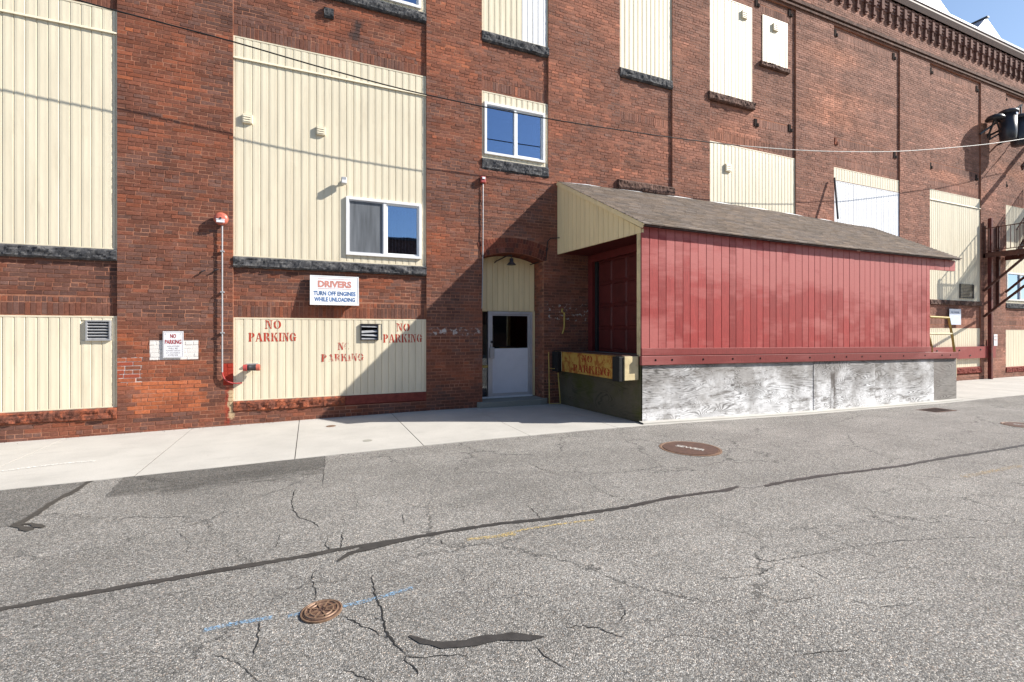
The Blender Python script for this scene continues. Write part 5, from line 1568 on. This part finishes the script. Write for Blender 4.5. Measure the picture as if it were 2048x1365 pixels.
# ------------------------------------------------------------------ manholes
def manhole(pc, rad, label, kind):
    x, y = G(*pc); z = gz(x)
    m_ = thing("manhole", label, "manhole", (x, y, z))
    obj("ring", MB().lathe([(rad, -.02), (rad, .010), (rad*.93, .012), (rad*.90, .006), (0, .006)], (x, y, z), 'Z', 40), M['iron_lt'], m_)
    obj("cover", MB().lathe([(rad*.885, 0), (rad*.885, .012), (rad*.8, .0125), (0, .0125)], (x, y, z), 'Z', 40), M['iron'], m_)
    if kind == 'water':
        sg_ = MB()
        for rr in (.55, .78):
            sg_.tube([(x + rad*rr*math.cos(a*math.pi/16), y + rad*rr*math.sin(a*math.pi/16), z+.013) for a in range(33)], .006, 6, False)
        for k in range(4):
            a = k*math.pi/4 + .3
            sg_.bar((x + rad*.2*math.cos(a), y + rad*.2*math.sin(a), z+.014), (x + rad*.8*math.cos(a), y + rad*.8*math.sin(a), z+.014), .010, .008)
            sg_.bar((x - rad*.2*math.cos(a), y - rad*.2*math.sin(a), z+.014), (x - rad*.8*math.cos(a), y - rad*.8*math.sin(a), z+.014), .010, .008)
        obj("raised_pattern", sg_, M['iron_lt'], m_)
        body = "WATER"
        sz = rad*1.1
    else:
        body = "SEWER"; sz = rad*1.0
    cu = bpy.data.curves.new("txt", 'FONT'); cu.body = body; cu.align_x = 'CENTER'; cu.align_y = 'CENTER'; cu.offset = .02; cu.extrude = .01
    to = bpy.data.objects.new("txt", cu); COL.objects.link(to)
    dg = bpy.context.evaluated_depsgraph_get(); dg.update()
    me = bpy.data.meshes.new_from_object(to.evaluated_get(dg)); bpy.data.objects.remove(to); bpy.data.curves.remove(cu)
    w_ = max(v.co.x for v in me.vertices) * 2
    k = sz / w_; rot = -TH + (.32 if kind == 'water' else -.75)
    for v in me.vertices:
        a, b = v.co.x*k, v.co.y*k
        v.co = (x + a*math.cos(rot) - b*math.sin(rot), y + a*math.sin(rot) + b*math.cos(rot), z + .014 + v.co.z*.15)
    me.materials.clear(); me.name = "lettering"
    obj("lettering", me, M['iron'] if kind == 'water' else M['conc'], m_)
    return m_
def rad_of(pa, pb): a, b = Vector(G(*pa)), Vector(G(*pb)); return (a-b).length/2
manhole((1380, 898), rad_of((1317, 895), (1442, 902)), "large rusty manhole cover in the road in front of the white plywood", "sewer")
manhole((643, 1224), rad_of((602, 1228), (684, 1221)), "small rusty patterned valve cover on the blue painted line in the foreground", "water")
manhole((2052, 852), .36, "rusty manhole cover cut by the right picture edge", "sewer")
# catch basin grate near the far end of the dock
cxg, cyg = G(1872, 821)
gt = thing("drain_grate", "dark drain grate in the road beside the far end of the dock", "drain", (cxg, cyg, gz(cxg)))
obj("grate_frame", MB().box(cxg-.42, cxg+.42, cyg-.22, cyg+.22, gz(cxg)-.03, gz(cxg)+.006), M['iron'], gt)
for k in range(6): obj("slot", MB().box(cxg-.36+k*.125, cxg-.30+k*.125, cyg-.17, cyg+.17, gz(cxg)+.004, gz(cxg)+.009), M['black'], gt)

# ------------------------------------------------------------------ warehouse across the street (seen in the window glass)
OY = -25.5
ow = thing("warehouse", "low dark brick warehouse on the other side of the street", "building", (5, OY-5, -.2))
hs = [(xx, xx+2.2, 1.6, 4.0) for xx in range(-26, 38, 5)] + [(xx, xx+2.2, 5.4, 7.6) for xx in range(-26, 38, 5)]
om = MB()
for r in rect_minus((-30, 42, -.6, 8.6), hs): om.box(r[0], r[1], OY-.35, OY, r[2], r[3])
om.box(-30, 42, OY-12.3, OY-12, -.6, 8.6).box(-30, -29.7, OY-12, OY-.35, -.6, 8.6).box(41.7, 42, OY-12, OY-.35, -.6, 8.6)
obj("wall", om, M['stone_brown'], ow)
obj("roof", MB().box(-29.7, 41.7, OY-12, OY-.36, 8.2, 8.35), M['fascia'], ow)
obj("parapet_cap", MB().box(-30.1, 42.1, OY-.45, OY+.1, 8.6, 8.78), M['stone'], ow)
for h in hs:
    o = obj("window", MB().box(h[0], h[0]+.08, OY-.25, OY-.15, h[2], h[3]).box(h[1]-.08, h[1], OY-.25, OY-.15, h[2], h[3]).box(h[0]+.08, h[1]-.08, OY-.25, OY-.15, h[3]-.08, h[3]).box(h[0]+.08, h[1]-.08, OY-.25, OY-.15, h[2], h[2]+.08), M['dark_metal'], ow)
    obj("pane", MB().box(h[0]+.08, h[1]-.08, OY-.22, OY-.2, h[2]+.08, h[3]-.08), M['interior'], o)

# ------------------------------------------------------------------ grit and leaf scraps along the wall foot and the pavement edge
rg = random.Random(77); gm = MB()
for k in range(900):
    if k < 500: x = rg.uniform(-6.5, 26); y = -abs(rg.gauss(0, .07)) - .008; z = lift(x, .010)
    else: x = rg.uniform(-6.5, 26); y = -3.05 - abs(rg.gauss(0, .12)); z = gz(x)
    if y < -.01 and 5.4 < x < 16.8 and y > -2.98: continue
    r = rg.choice([.004, .006, .008, .012]); a = rg.uniform(0, 6.28)
    p = [(x + r*math.cos(a+q*2.1), y + r*math.sin(a+q*2.1), z) for q in range(3)] + [(x, y, z + r*.7)]
    gm.add(p, [(0,1,3),(1,2,3),(2,0,3)], rg.choice([(.10,.085,.07), (.2,.17,.13), (.05,.045,.04), (.3,.27,.23)]))
gr = obj("grit", gm, M['grit']); gr["kind"] = "stuff"; tag(gr, "loose grit and leaf scraps along the wall foot and sidewalk edge", "grit")
